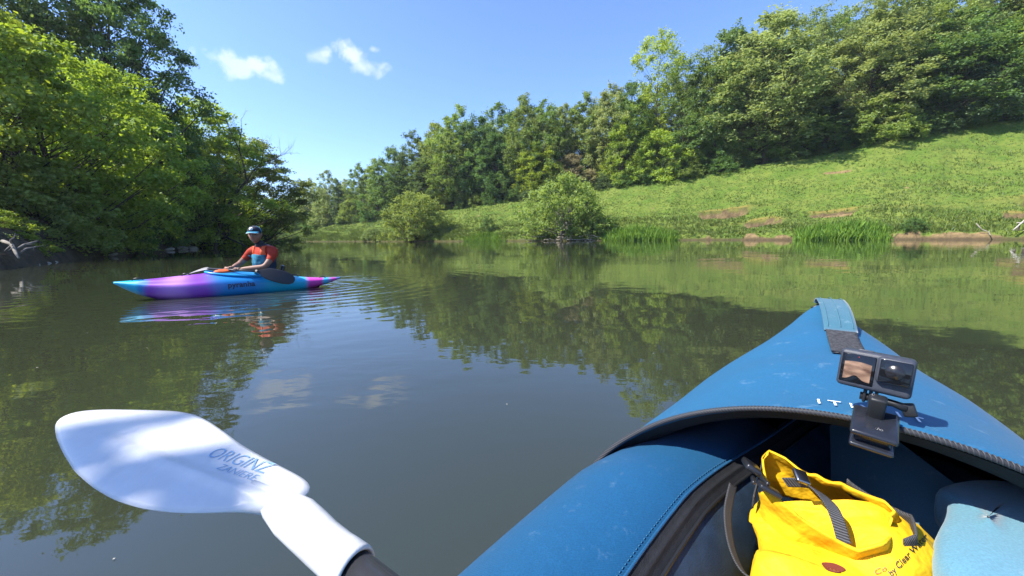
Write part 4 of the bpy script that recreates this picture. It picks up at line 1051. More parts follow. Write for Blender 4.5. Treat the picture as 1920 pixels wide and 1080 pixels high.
for t_ in tt:
    c, a_, b_ = interp_sp(t_); c2, _, _ = interp_sp(min(t_ + .1, len(sp) - 1)); c1, _, _ = interp_sp(max(t_ - .1, 0))
    T = (c2 - c1).normalized(); sd = Vector((.12, 1, 0)); sd = (sd - T * sd.dot(T)).normalized(); up = T.cross(sd)
    for k in range(NB):
        an = 2 * math.pi * k / NB; cx_, sy_ = math.cos(an), math.sin(an)
        p = c + sd * (a_ * math.copysign(abs(cx_) ** .8, cx_)) - up * (b_ * math.copysign(abs(sy_) ** .8, sy_))
        p = p + (sd * cx_ - up * sy_) * crumple(p) * .021 * min(1, t_ / 1.2)
        p.z = max(p.z, .112)
        V.append(p - bo)
F = grid_faces(len(tt), NB, True); F.append(tuple(range(NB)))
body = obj('bag_body', V, F, YEL, bag)
# rolled closure: a loop of stiffened cloth, open in the middle, with webbing on its outer face
LOOPP = [(.084, -.004), (.080, .030), (.022, .054), (-.020, .056), (-.076, .052), (-.072, -.028), (-.022, -.046), (.036, -.052)]
def loop_pt(a, w_):                                    # a round the oval, w_ height up the band
    c = Vector((.648, .040, .372)); e1 = Vector((-.10, -.96, .02)).normalized(); e2 = Vector((.90, -.10, .30)).normalized(); nrm = e1.cross(e2).normalized()
    if nrm.z < 0: nrm = -nrm
    k_ = (a / (2 * math.pi)) % 1 * len(LOOPP); i_ = int(k_); f_ = k_ - i_; f_ = f_ * f_ * (3 - 2 * f_) * .5 + f_ * .5; P0 = LOOPP[i_ % len(LOOPP)]; P1 = LOOPP[(i_ + 1) % len(LOOPP)]
    lx_ = P0[0] * (1 - f_) + P1[0] * f_; ly_ = P0[1] * (1 - f_) + P1[1] * f_
    return c + e1 * lx_ + e2 * ly_ + nrm * (w_ + .008 * math.sin(3 * a + 1)) + (e1 * math.cos(a) + e2 * math.sin(a)) * (-.10 * w_)
V = []; NA = 150; RW = list(np.linspace(-.042, .046, 22))
for j, w_ in enumerate(RW):
    for k in range(NA):
        a = 2 * math.pi * k / NA; p = loop_pt(a, w_ * (1.12 if .3 < a < 3.3 else .74)); o_ = (p - loop_pt(a + math.pi, w_)).normalized()
        c_ = crumple(p * 1.15 + Vector((.3, .1, .2))); p = p + o_ * c_ * .014; p.z += c_ * .019 * max(0, j - 6) / 15; V.append(p - bo)
roll = obj('roll_closure', V, grid_faces(len(RW), NA, True), YEL, bag)
so_ = roll.modifiers.new('cloth', 'SOLIDIFY'); so_.thickness = .0028; so_.offset = 1
def band(a0, a1, w0, w1, lift, name, mat, par, n=26):
    V = []
    for i in range(n):
        a = a0 + (a1 - a0) * i / (n - 1)
        for q in np.linspace(0, 1, 5):
            p = loop_pt(a, w0 + (w1 - w0) * q); c = loop_pt(a + math.pi, w0 + (w1 - w0) * q); V.append(p + (p - c).normalized() * lift - bo)
    o = obj(name, V, grid_faces(n, 5), mat, par); s2 = o.modifiers.new('t', 'SOLIDIFY'); s2.thickness = .002; s2.offset = 1; return o
WEBY = bpy.data.materials.new('ribbed_webbing'); WEBY.use_nodes = True
t = WEBY.node_tree; p = t.nodes['Principled BSDF']; p.inputs['Roughness'].default_value = .8
tcn = NN(t, 'ShaderNodeTexCoord'); wv = NN(t, 'ShaderNodeTexWave', wave_type='BANDS', bands_direction='X', inp={'Scale': 190., 'Distortion': 1.2}); t.links.new(tcn.outputs['Object'], wv.inputs['Vector'])
mxn = NN(t, 'ShaderNodeMix', data_type='RGBA'); mxn.inputs['A'].default_value = (.012, .012, .014, 1); mxn.inputs['B'].default_value = (.085, .085, .09, 1); t.links.new(wv.outputs['Fac'], mxn.inputs['Factor']); t.links.new(mxn.outputs['Result'], p.inputs['Base Color'])
bpn = NN(t, 'ShaderNodeBump', inp={'Strength': .6, 'Distance': .002}); t.links.new(wv.outputs['Fac'], bpn.inputs['Height']); t.links.new(bpn.outputs[0], p.inputs['Normal'])
band(R(-12), R(95), .004, .034, .009, 'webbing', WEBY, roll)
band(R(185), R(228), .000, .028, .009, 'webbing', WEBY, roll)
def bag_strap(P, width, side, name='webbing', mat=None):
    pts = [Vector(q) for q in P]; fine = []
    for i in range(len(pts) - 1):
        p0 = pts[max(i - 1, 0)]; p1 = pts[i]; p2 = pts[i + 1]; p3 = pts[min(i + 2, len(pts) - 1)]
        for k in range(8):
            t_ = k / 8; fine.append(.5 * ((2 * p1) + (p2 - p0) * t_ + (2 * p0 - 5 * p1 + 4 * p2 - p3) * t_ ** 2 + (3 * p1 - p0 - 3 * p2 + p3) * t_ ** 3))
    fine.append(pts[-1]); v_, f_ = ribbon([q - bo for q in fine], width, .002, Vector(side)); return obj(name, v_, f_, mat or WEBY, bag)
# strap across the mouth of the roll and the tail end hanging over the front
bag_strap([(.655, .085, .405), (.640, .060, .420), (.612, .035, .415), (.590, .022, .385)], .014, (.2, .9, .3))
bag_strap([(.635, .150, .385), (.605, .152, .352), (.570, .140, .325), (.545, .120, .315), (.535, .095, .325)], .015, (-.4, .5, .6))
# side-release buckle
bk = empty('x'); bpy.data.objects.remove(bk)
def bag_box(name, c, size, rot, mat, bev=.002):
    M = Matrix.Translation(Vector(c) - bo) @ Matrix.Rotation(rot[2], 4, 'Z') @ Matrix.Rotation(rot[1], 4, 'Y') @ Matrix.Rotation(rot[0], 4, 'X')
    return bm_to(name, bevel_box(*size, bev, 2, M), mat, bag)
BKL = pbr('buckle_plastic', (.016, .017, .020), .3, .5)
b1 = bag_box('buckle', (.650, .128, .416), (.040, .024, .010), (.5, .25, .25), BKL, .003)
bag_box('buckle_prong', (.618, .124, .414), (.028, .005, .006), (.5, .25, .1), BKL)
bag_box('buckle_prong', (.616, .110, .420), (.028, .005, .006), (.5, .25, .35), BKL)
bag_box('ladder_lock', (.600, .104, .418), (.020, .028, .007), (.4, .2, .3), BKL)
bag_box('ladder_lock', (.640, .068, .430), (.022, .018, .006), (.3, -.3, .3), pbr('steel_ring', (.3, .3, .31), .35, .5, 1.0))
# printed lettering wrapped on the sack
from mathutils.bvhtree import BVHTree
bv = BVHTree.FromPolygons([v.co.copy() for v in body.data.vertices], [tuple(p.vertices) for p in body.data.polygons])
INK = pbr('ink_black', (.012, .011, .008), .6)
camL = bag.matrix_basis.inverted() @ Vector((0, 0, CAM_H)); rot3 = bag.matrix_basis.to_3x3().inverted()
bvr = BVHTree.FromPolygons([v.co.copy() for v in roll.data.vertices], [tuple(p.vertices) for p in roll.data.polygons])
def cast(o, d):
    h1 = bv.ray_cast(o, d); h2 = bvr.ray_cast(o, d)
    if h2[0] and (not h1[0] or h2[3] < h1[3]): return h2[0] - d * .0045, -d
    return (h1[0] - d * .0022, -d) if h1[0] else (None, None)
def bag_hit(px, py):
    d = (rot3 @ cam_ray(px, py)).normalized(); h = cast(camL, d); return h[0] if h[0] else camL + d * .6
def print_line(s, a, b, hgt, mat, mesh=None, name='lettering'):
    """print laid over the folded cloth: a straight line of writing from a to b"""
    V, F = mesh or text_mesh(s, 1.0, shear=.15, bold=.012, res=2); xs = [v.x for v in V]; w_ = max(xs) - min(xs); x0 = min(xs)
    bm = bmesh.new(); vs_ = [bm.verts.new(v) for v in V]
    for f in F: bm.faces.new([vs_[i] for i in f])
    bmesh.ops.subdivide_edges(bm, edges=[e for e in bm.edges if e.calc_length() > .12], cuts=2); bmesh.ops.triangulate(bm, faces=bm.faces)
    A, B = Vector((*a, 0)), Vector((*b, 0)); dx = (B - A); dy = Vector((dx.y, -dx.x, 0)).normalized() * hgt
    for v in bm.verts:
        q = A + dx * (v.co.x - x0) / w_ + dy * v.co.y; v.co = bag_hit(q.x, q.y)
    bm_to(name, bm, mat, body, False)
print_line('by Clear Water', (1668, 1077), (1738, 1004), 19, INK)
el = [(math.cos(a) * (1.3 + .15 * math.sin(3 * a)), math.sin(a) * .62) for a in np.linspace(0, 2 * math.pi, 26)[:-1]]
V = [Vector((0, 0, 0))] + [Vector((x * r_, y * r_, 0)) for r_ in (.5, 1.0) for x, y in el]; F = [(0, 1 + i, 1 + (i + 1) % 25) for i in range(25)] + [(1 + i, 26 + i, 26 + (i + 1) % 25, 1 + (i + 1) % 25) for i in range(25)]
print_line('', (1540, 1058), (1585, 1070), 13, pbr('ink_maroon', (.13, .022, .012), .6), (V, F), 'emblem')
print_line('Co', (1640, 1074), (1662, 1064), 15, pbr('ink_orange', (.60, .10, .012), .6))

# ================================================================== OUR PADDLE
WHITE = pbr('blade_white', (.58, .575, .56), .34, .45, noise=.05, nscale=25, bump=.06, bscale=60)
p0 = at_z(350, 865, CAM_H - .250)
e1 = Vector((-.944, .33, .02)).normalized(); e2 = Vector((.33, .944, .165)); e2 = (e2 - e1 * e2.dot(e1)).normalized(); e2 = -e2; e3 = e1.cross(e2).normalized()
def on_plane(px, py):
    d = cam_ray(px, py); o = Vector((0, 0, CAM_H)); t_ = (p0 - o).dot(e3) / d.dot(e3); q = o + d * t_ - p0; return q.dot(e1), q.dot(e2)
outl = [(590, 925), (578, 905), (545, 886), (500, 862), (455, 836), (415, 806), (390, 789), (365, 777), (330, 771), (270, 770), (200, 770), (150, 774), (120, 782), (104, 797), (106, 822), (118, 850), (140, 885), (175, 915), (215, 938), (265, 954), (320, 962), (370, 964), (420, 962), (470, 957), (497, 958), (515, 970)]
O2 = [on_plane(*q) for q in outl]
# close the blade into the throat of the socket
ferr = on_plane(664, 1049); neck = on_plane(552, 966)
paddle = empty('kayak_paddle', p0); paddle.matrix_world = Matrix((e1, e2, e3)).transposed().to_4x4(); paddle.matrix_world.translation = p0
paddle.rotation_mode = 'QUATERNION'; paddle.matrix_world = Matrix.Translation(p0) @ Matrix((e1, e2, e3)).transposed().to_4x4()
tag(paddle, 'white-bladed kayak paddle with dark shaft held low over the water', 'paddle')
def resample(P, n, closed=True):
    P = [Vector((a, b, 0)) for a, b in P] + ([Vector((*P[0], 0))] if closed else []); L = [0]
    for i in range(len(P) - 1): L.append(L[-1] + (P[i + 1] - P[i]).length)
    out_ = []
    for k in range(n):
        s = L[-1] * k / n; i = max(1, int(np.searchsorted(L, s, 'right'))); i = min(i, len(P) - 1); t_ = (s - L[i - 1]) / max(1e-9, L[i] - L[i - 1]); out_.append(P[i - 1].lerp(P[i], t_))
    return out_
shaft_dir = Vector((ferr[0] - neck[0], ferr[1] - neck[1], 0)).normalized()
xs_ = [a for a, b in O2]; tipx = max(xs_); 
NO = 120; ring = resample(O2, NO)
for _ in range(3): ring = [(ring[i - 1] + ring[i] * 2 + ring[(i + 1) % NO]) / 4 for i in range(NO)]
ctr = sum(ring, Vector()) / NO
# spine of the blade: from the throat to the tip
thr = Vector((*neck, 0)); tipm = Vector((max(r.x for r in ring), ctr.y, 0))
def spine_d(q):
    d = (tipm - thr).normalized(); return abs((q - thr).cross(d).z)
def zsurf(q, top):
    d = (tipm - thr).normalized(); al = max(0, min(1, (q - thr).dot(d) / (tipm - thr).length)); sd = spine_d(q)
    dish = .012 * (al - .5) ** 2
    ridge = .0055 * math.exp(-(sd / .006) ** 2) * max(0, 1 - al * 1.25) if top else -.010 * math.exp(-(sd / .014) ** 2) * max(0, 1 - al * 1.1)
    return dish - .08 * sd * sd + ridge
NRG = 14; V = []; F = []
for side in (1, -1):
    o = len(V)
    for j in range(NRG + 1):
        q = j / NRG
        for i in range(NO):
            p = ctr.lerp(ring[i], q); ed = (1 - q ** 6) ** .5 if q < 1 else 0
            V.append((p.x, p.y, zsurf(p, side > 0) + side * (.0028 * ed + .0004)))
    for j in range(NRG):
        for i in range(NO):
            i2 = (i + 1) % NO; f = (o + j * NO + i, o + (j + 1) * NO + i, o + (j + 1) * NO + i2, o + j * NO + i2); F.append(f if side > 0 else f[::-1])
oo = (NRG + 1) * NO
for i in range(NO):
    i2 = (i + 1) % NO; F.append((NRG * NO + i, oo + NRG * NO + i, oo + NRG * NO + i2, NRG * NO + i2))
blade = obj('blade', V, F, WHITE, paddle)
# moulded socket joining blade to shaft
ST0 = Vector((*neck, 0)); sdv = Vector((ferr[0] - neck[0], ferr[1] - neck[1], -.006)); SL = sdv.length; sdn = sdv.normalized(); sid = Vector((-sdn.y, sdn.x, 0))
V = []; secs = [(-.075, .003, .002), (-.05, .009, .0045), (-.025, .016, .008), (0, .0195, .012), (.02, .0190, .0155), (.04, .0182, .0175), (.06, .0182, .0182), (SL * .8, .0188, .0188), (SL - .004, .0192, .0192), (SL, .0180, .0180), (SL - .001, .0158, .0158), (SL - .03, .0156, .0156)]
for s, a_, b_ in secs:
    c = ST0 + sdn * s + Vector((0, 0, -.002 - .006 * sstep(0, .05, s)))
    for k in range(28):
        an = 2 * math.pi * k / 28; V.append(c + sid * a_ * math.cos(an) + Vector((0, 0, b_ * math.sin(an))))
F = grid_faces(len(secs), 28, True); F.append(tuple(range(28)))
obj('socket', V, [f[::-1] for f in F], WHITE, paddle)
SHAFTM = pbr('shaft_alloy', (.055, .057, .066), .28, .5, .55, noise=.12, nscale=30)
c0 = ST0 + sdn * (SL - .03) + Vector((0, 0, -.008)); v_, f_ = tube([c0 + sdn * s for s in (0, .3, .8, 1.15)], .0148, 24); obj('shaft', v_, f_, SHAFTM, paddle)
# second blade, beyond the frame on the other end of the shaft
o2 = bpy.data.objects.new('blade', blade.data); COL.objects.link(o2); o2.parent = paddle
endc = c0 + sdn * 1.14; mid = (ST0 + endc) / 2
o2.rotation_euler = (0, 0, math.pi); o2.location = Vector((mid.x * 2, mid.y * 2, -.02))
# lettering on the blade
INKB = pbr('ink_blue', (.20, .35, .52), .5)
def blade_text(s, p1, p2, hgt, bold, mat, outline=False):
    A = Vector((*on_plane(*p1), 0)); B = Vector((*on_plane(*p2), 0)); V, F = text_mesh(s, 1.0, bold=bold, shear=.1); xs = [v.x for v in V]; w_ = max(xs) - min(xs)
    dx = (B - A).normalized(); dy = Vector((-dx.y, dx.x, 0)); k = (B - A).length / w_; mid_ = (A + B) / 2
    out_ = []
    for v in V:
        q = mid_ + dx * v.x * k + dy * v.y * k * hgt; out_.append((q.x, q.y, zsurf(q, True) + .0032 + .0005 + (.0004 if outline else 0)))
    obj('lettering', out_, F, mat, blade, False)
blade_text('ORIGINZ', (398, 852), (505, 886), .95, -.008, INKB)
blade_text('ZANIERE', (412, 880), (482, 904), .75, -.012, INKB)

# ================================================================== THE PADDLER'S KAYAK
kyaw = math.atan2(KDIR.y, KDIR.x)
pk = empty('whitewater_kayak', KC, kyaw)
tag(pk, 'blue and purple plastic whitewater kayak with a raised bow', 'kayak')
kh = lerp_tab([(-1.325, .012), (-1.15, .075), (-.85, .17), (-.5, .265), (-.15, .315), (.2, .315), (.6, .265), (.95, .175), (1.18, .085), (1.325, .018)])
kt = lerp_tab([(-1.325, .125), (-1.1, .135), (-.8, .165), (-.5, .225), (-.2, .28), (.25, .315), (.6, .295), (1.0, .27), (1.325, .258)])
kb = lerp_tab([(-1.325, .105), (-1.1, .03), (-.8, -.035), (-.3, -.075), (.3, -.075), (.7, -.055), (.95, .0), (1.18, .115), (1.325, .232)])
ke = lerp_tab([(-1.325, .115), (-1.0, .095), (-.6, .115), (0, .135), (.6, .135), (1.0, .17), (1.325, .246)])       # height of the widest line
def hull_side(x, z):
    """half width at height z (left side)"""
    w = kh(x); e = ke(x)
    if z >= e: q = (z - e) / max(1e-4, kt(x) - e); return w * max(0, 1 - q ** 2.3) ** .55
    q = (e - z) / max(1e-4, e - kb(x)); return w * max(0, 1 - q ** 2.6) ** .5
xs = np.r_[np.linspace(-1.325, -1.2, 6), np.linspace(-1.17, 1.17, 64), np.linspace(1.2, 1.325, 7)]; NK = 52; V = []
for x in xs:
    w, e, zt, zb = kh(x), ke(x), kt(x), kb(x)
    for k in range(NK):
        a = 2 * math.pi * k / NK; c, s = math.cos(a), math.sin(a); y = w * math.copysign(abs(c) ** .72, c)
        q = min(1, abs(y) / w)
        z = e + (zt - e) * (1 - q ** (1 / .55)) ** (1 / 2.3) if s >= 0 else e - (e - zb) * (1 - q ** 2) ** (1 / 2.6)
        if s > 0: z += .010 * math.exp(-((abs(y) / max(w, .05) - .62) / .13) ** 2) * sstep(.3, .6, x) * (1 - sstep(1.0, 1.2, x)) - .010 * math.exp(-((abs(y) / max(w, .05) - .86) / .08) ** 2) * sstep(.25, .5, x) * (1 - sstep(.9, 1.2, x))
        V.append((x, y, z))
F = grid_faces(len(xs), NK, True); F.append(tuple(range(NK))[::-1]); F.append(tuple((len(xs) - 1) * NK + k for k in range(NK)))
m, t, out = new_mat('moulded_plastic')
p = NN(t, 'ShaderNodeBsdfPrincipled', inp={'Roughness': .33, 'Specular IOR Level': .5}); t.links.new(p.outputs[0], out.inputs[0])
tcn = NN(t, 'ShaderNodeTexCoord'); sx = NN(t, 'ShaderNodeSeparateXYZ'); t.links.new(tcn.outputs['Object'], sx.inputs[0])
nz = NN(t, 'ShaderNodeTexNoise', inp={'Scale': 2.6, 'Detail': 3.0}); t.links.new(tcn.outputs['Object'], nz.inputs['Vector'])
pos = mth(t, 'ADD', mth(t, 'MULTIPLY', mth(t, 'ADD', sx.outputs[0], 1.325), 1 / 2.65), mth(t, 'MULTIPLY', mth(t, 'SUBTRACT', nz.outputs['Fac'], .5), .10))
rp = NN(t, 'ShaderNodeValToRGB'); cr = rp.color_ramp; cr.interpolation = 'EASE'
cyan, blue_, purp, pink, lil = (.010, .40, .62, 1), (.008, .19, .50, 1), (.22, .045, .42, 1), (.55, .045, .36, 1), (.46, .20, .62, 1)
els = [(0, blue_), (.04, pink), (.10, cyan), (.13, pink), (.185, pink), (.22, cyan), (.36, cyan), (.46, blue_), (.58, blue_), (.67, purp), (.78, lil), (.87, purp), (.905, blue_), (.93, cyan), (1.0, cyan)]
cr.elements[0].position = els[0][0]; cr.elements[0].color = els[0][1]; cr.elements[1].position = 1.0; cr.elements[1].color = els[-1][1]
for a_, c_ in els[1:-1]: e_ = cr.elements.new(a_); e_.color = c_
t.links.new(pos, rp.inputs[0]); t.links.new(rp.outputs[0], p.inputs['Base Color'])
hull = obj('hull', V, F, m, pk)
# open the cockpit
cutbm = bmesh.new(); bmesh.ops.create_cone(cutbm, cap_ends=True, segments=40, radius1=1, radius2=1, depth=1.0, matrix=Matrix.Translation((-.06, 0, .56)) @ Matrix.Diagonal((.46, .235, 1, 1)))
cme = bpy.data.meshes.new('cut'); cutbm.to_mesh(cme); cutbm.free(); cut = bpy.data.objects.new('cut', cme); COL.objects.link(cut)
bl = hull.modifiers.new('cockpit', 'BOOLEAN'); bl.object = cut; bl.operation = 'DIFFERENCE'; bl.solver = 'EXACT'
hm = evaluated(hull, 'hull'); hull.modifiers.clear(); hull.data = hm; bpy.data.objects.remove(cut)
KBLACK = pbr('black_plastic', (.012, .013, .016), .4, .5)
CYANP = pbr('rim_blue', (.010, .30, .60), .3, .5)
ring_pts = []
for k in range(49):
    a = 2 * math.pi * k / 48; x = -.06 + .475 * math.cos(a); y = .25 * math.sin(a); yy = min(abs(y) / kh(x), .98)
    zz = ke(x) + (kt(x) - ke(x)) * (1 - yy ** (1 / .55)) ** (1 / 2.3); ring_pts.append((x, y, zz + .018))
v_, f_ = tube(ring_pts, .016, 8, False); obj('cockpit_rim', v_, f_, CYANP, pk)
V = [];
for k in range(48):
    a = 2 * math.pi * k / 48
    for r_ in (1.0, .5): V.append((-.06 + .45 * r_ * math.cos(a), .228 * r_ * math.sin(a), .085))
V.append((-.06, 0, .085)); F = []
for k in range(48):
    k2 = (k + 1) % 48; F += [(2 * k, 2 * k2, 2 * k2 + 1, 2 * k + 1), (2 * k + 1, 2 * k2 + 1, 96)]
obj('cockpit_floor', V, F, KBLACK, pk)
bm_to('seat_back', bevel_box(.05, .30, .20, .02, 3, Matrix.Translation((-.50, 0, .27)) @ Matrix.Rotation(R(-12), 4, 'Y')), KBLACK, pk)
# grab loops and deck fittings
def ktop(x, y):
    yy = min(abs(y) / kh(x), .99); return ke(x) + (kt(x) - ke(x)) * (1 - yy ** (1 / .55)) ** (1 / 2.3)
for x, L_ in ((1.10, .11), (.62, .10), (-.66, .10), (-1.05, .09)):
    v_, f_ = tube([(x - L_ / 2, .012, ktop(x - L_ / 2, .01) - .004), (x - L_ / 4, .012, ktop(x, .01) + .022), (x + L_ / 4, .012, ktop(x, .01) + .022), (x + L_ / 2, .012, ktop(x + L_ / 2, .01) - .004)], .008, 6); obj('grab_loop', v_, f_, KBLACK, pk)
# brand lettering on the left side
V, F = text_mesh('pyranha', 1.0, bold=.022); xs2 = [v.x for v in V]; wd = max(xs2) - min(xs2); LWK = .31
INKK = pbr('ink_navy', (.010, .012, .035), .5)
VV = []
for v in V:
    x = -.06 - v.x / wd * LWK + .07; z = .145 + v.y / wd * LWK * 1.05; VV.append((x, hull_side(x, z) + .006, z))
obj('lettering', VV, F, INKK, pk, False)

# ================================================================== THE PADDLER
SKIN = pbr('skin', (.27, .150, .105), .55, .35, noise=.12, nscale=30)
def skinned(nodes, edges, sub=2, name='s'):
    me = bpy.data.meshes.new(name); me.from_pydata([n[0] for n in nodes], edges, []); me.update()
    o = bpy.data.objects.new(name, me); COL.objects.link(o)
    sk = o.modifiers.new('skin', 'SKIN'); sk.use_smooth_shade = True
    lay = me.skin_vertices[0].data if me.skin_vertices else None
    if lay is None:
        bm = bmesh.new(); bm.from_mesh(me); bm.verts.layers.skin.verify(); bm.to_mesh(me); bm.free(); lay = me.skin_vertices[0].data
    for i, n in enumerate(nodes):
        r = n[1]; lay[i].radius = (r, r) if not hasattr(r, '__len__') else r; lay[i].use_root = (i == 0)
    sb = o.modifiers.new('sub', 'SUBSURF'); sb.levels = sub; sb.render_levels = sub
    r_ = evaluated(o, name); bpy.data.objects.remove(o); return r_
TW = R(38)                                               # torso turned towards us
SH = Vector((-.29, .02, .60))
def tw(x, y, z): return SH + Vector((x * math.cos(TW) - y * math.sin(TW), x * math.sin(TW) + y * math.cos(TW), z))
Ls, Rs = tw(0, .205, .0), tw(0, -.205, .0)
Lel, Lha = Vector((-.28, .315, .375)), Vector((.06, .15, .345))
Rel, Rha = Vector((.02, -.23, .41)), Vector((.12, .00, .360))
hip = Vector((-.30, 0, .16))
N_ = [(hip, (.135, .15)), ((-.30, .005, .30), (.125, .14)), (tuple(tw(.0, 0, -.13)), (.145, .175)), (tuple(tw(-.01, 0, -.01)), (.095, .13)), (tuple(tw(.03, 0, .075)), .055), (tuple(tw(.075, 0, .15)), .052),
      (Ls, .070), (Ls.lerp(Lel, .5) + Vector((-.02, .03, 0)), .05), (Lel, .042), (Lel.lerp(Lha, .4), .041), (Lel.lerp(Lha, .85), .029),
      (Rs, .070), (Rs.lerp(Rel, .5), .05), (Rel, .042), (Rel.lerp(Rha, .4), .04), (Rel.lerp(Rha, .8), .029),
      ((-.22, .09, .135), .085), ((.22, .16, .225), .062), ((.62, .10, .06), .045), ((.72, .10, .10), .03),
      ((-.22, -.09, .135), .085), ((.22, -.16, .225), .062), ((.62, -.10, .06), .045), ((.72, -.10, .10), .03)]
E_ = [(0, 1), (1, 2), (2, 3), (3, 4), (4, 5), (3, 6), (6, 7), (7, 8), (8, 9), (9, 10), (3, 11), (11, 12), (12, 13), (13, 14), (14, 15), (0, 16), (16, 17), (17, 18), (18, 19), (0, 20), (20, 21), (21, 22), (22, 23)]
bodyparts = [skinned([(tuple(a), b) for a, b in N_], E_)]
shaft_a, shaft_b = Vector((.40, -.22, .355)), Vector((-.20, .42, .325))
sdir = (shaft_b - shaft_a).normalized()
def hand(wrist, toward, grip, side):
    """palm and five fingers closed round the shaft at 'grip'"""
    toward = (grip - wrist).normalized(); across = sdir * side
    upn = toward.cross(across).normalized()
    if upn.z < 0: upn = -upn
    palm = wrist.lerp(grip, .62) + upn * .012
    out_ = [skinned([(tuple(wrist), .026), (tuple(wrist.lerp(palm, .55)), (.034, .022)), (tuple(palm), (.036, .019))], [(0, 1), (1, 2)], 1)]
    for k, ln_ in enumerate((.068, .078, .074, .060)):
        b0 = palm + across * (-.030 + .020 * k); b1 = b0 + toward * ln_ * .42 + upn * .012; b2 = b1 + toward * ln_ * .22 - upn * .024; b3 = b2 - toward * ln_ * .22 - upn * .016
        out_.append(skinned([(tuple(b0), .0095), (tuple(b1), .0092), (tuple(b2), .0085), (tuple(b3), .0075)], [(0, 1), (1, 2), (2, 3)], 1))
    th0 = wrist.lerp(palm, .5) - across * .024; th1 = th0 - across * .022 + toward * .02 - upn * .008; th2 = th1 + toward * .028 - upn * .014
    out_.append(skinned([(tuple(th0), .012), (tuple(th1), .0105), (tuple(th2), .0085)], [(0, 1), (1, 2)], 1))
    return out_
Lgrip = shaft_a.lerp(shaft_b, .60); Rgrip = shaft_a.lerp(shaft_b, .38)
bodyparts += hand(Lel.lerp(Lha, .86), None, Lgrip + Vector((0, 0, .012)), 1) + hand(Rel.lerp(Rha, .82), None, Rgrip + Vector((0, 0, .012)), 1)
# head: shaped from a sphere, looking to the camera side
hc = tw(.115, .01, .235); HY = R(72)                     # yaw of the face relative to the boat's heading
bm = bmesh.new(); bmesh.ops.create_uvsphere(bm, u_segments=40, v_segments=30, radius=1)
for v in bm.verts:
    x, y, z = v.co                                       # face looks along +x
    X, Y, Z = x * .098, y * .076, z * .118
    if z < 0: X += .010 * max(0, x) * -z; Y *= 1 - .22 * z * z; X *= 1 - .08 * z * z * (x < 0) * 3
    g = lambda cy, cz, sy, sz: math.exp(-((y - cy) / sy) ** 2 - ((z - cz) / sz) ** 2) if x > 0 else 0
    X += .024 * g(0, -.17, .16, .16) + .010 * g(0, .0, .12, .25) - .012 * (g(.42, .05, .22, .14) + g(-.42, .05, .22, .14)) + .008 * g(0, .24, .8, .12) + .007 * g(0, -.44, .3, .07) + .006 * g(0, -.56, .28, .06) - .006 * g(0, -.5, .36, .03) + .012 * g(0, -.80, .4, .16)
    for s in (1, -1):
        if y * s > .8: Y += s * .020 * math.exp(-((x + .12) / .17) ** 2 - ((z + .02) / .22) ** 2)
    v.co = (X, Y, Z)
RM = Matrix.Translation(hc) @ Matrix.Rotation(HY, 4, 'Z') @ Matrix.Rotation(R(1), 4, 'Y')
bmesh.ops.transform(bm, matrix=RM, verts=bm.verts); hme = bpy.data.meshes.new('head'); bm.to_mesh(hme); bm.free(); bodyparts.append(hme)
bm = bmesh.new()
for me in bodyparts: bm.from_mesh(me)
jm = bpy.data.meshes.new('body'); bm.to_mesh(jm); bm.free()
tmp = bpy.data.objects.new('tmp', jm); COL.objects.link(tmp); rm = tmp.modifiers.new('r', 'REMESH'); rm.mode = 'VOXEL'; rm.voxel_size = .0062; rm.use_smooth_shade = True
smo = tmp.modifiers.new('s', 'SMOOTH'); smo.iterations = 2; smo.factor = .4
bme = evaluated(tmp, 'body'); bpy.data.objects.remove(tmp); bme.materials.clear()
per = empty('person', KC, kyaw); per.location = KC
tag(per, 'seated paddler in orange top, blue buoyancy aid and peaked cap holding a paddle', 'person')
pb = link_mesh('body', bme, SKIN, per)
# facial details
EYE = pbr('eye_dark', (.02, .015, .012), .3)
for s in (1, -1):
    bm = bmesh.new(); bmesh.ops.create_uvsphere(bm, u_segments=10, v_segments=8, radius=.0105, matrix=RM @ Matrix.Translation((.0815, s * .031, .006)) @ Matrix.Diagonal((.5, 1.25, .55, 1))); bm_to('eye', bm, EYE, pb)
    v_, f_ = tube([RM @ Vector((.088, s * .016, .022)), RM @ Vector((.087, s * .032, .027)), RM @ Vector((.078, s * .048, .023))], [.003, .004, .002], 6); obj('eyebrow', v_, f_, EYE, pb)
v_, f_ = tube([RM @ Vector((.086, -.022, -.058)), RM @ Vector((.0945, 0, -.057)), RM @ Vector((.086, .022, -.058))], [.0015, .003, .0015], 6); obj('mouth', v_, f_, pbr('lip', (.20, .07, .06), .5), pb)
bm = bmesh.new(); bmesh.ops.create_uvsphere(bm, u_segments=24, v_segments=16, radius=1, matrix=RM @ Matrix.Translation((-.012, 0, .008)) @ Matrix.Diagonal((.094, .081, .108, 1)))
inv = RM.inverted(); bmesh.ops.delete(bm, geom=[v for v in bm.verts if (inv @ v.co).z < -.045 or (inv @ v.co).x > .035], context='VERTS'); bm_to('hair', bm, pbr('hair', (.05, .038, .028), .7, noise=.3, nscale=200), pb)
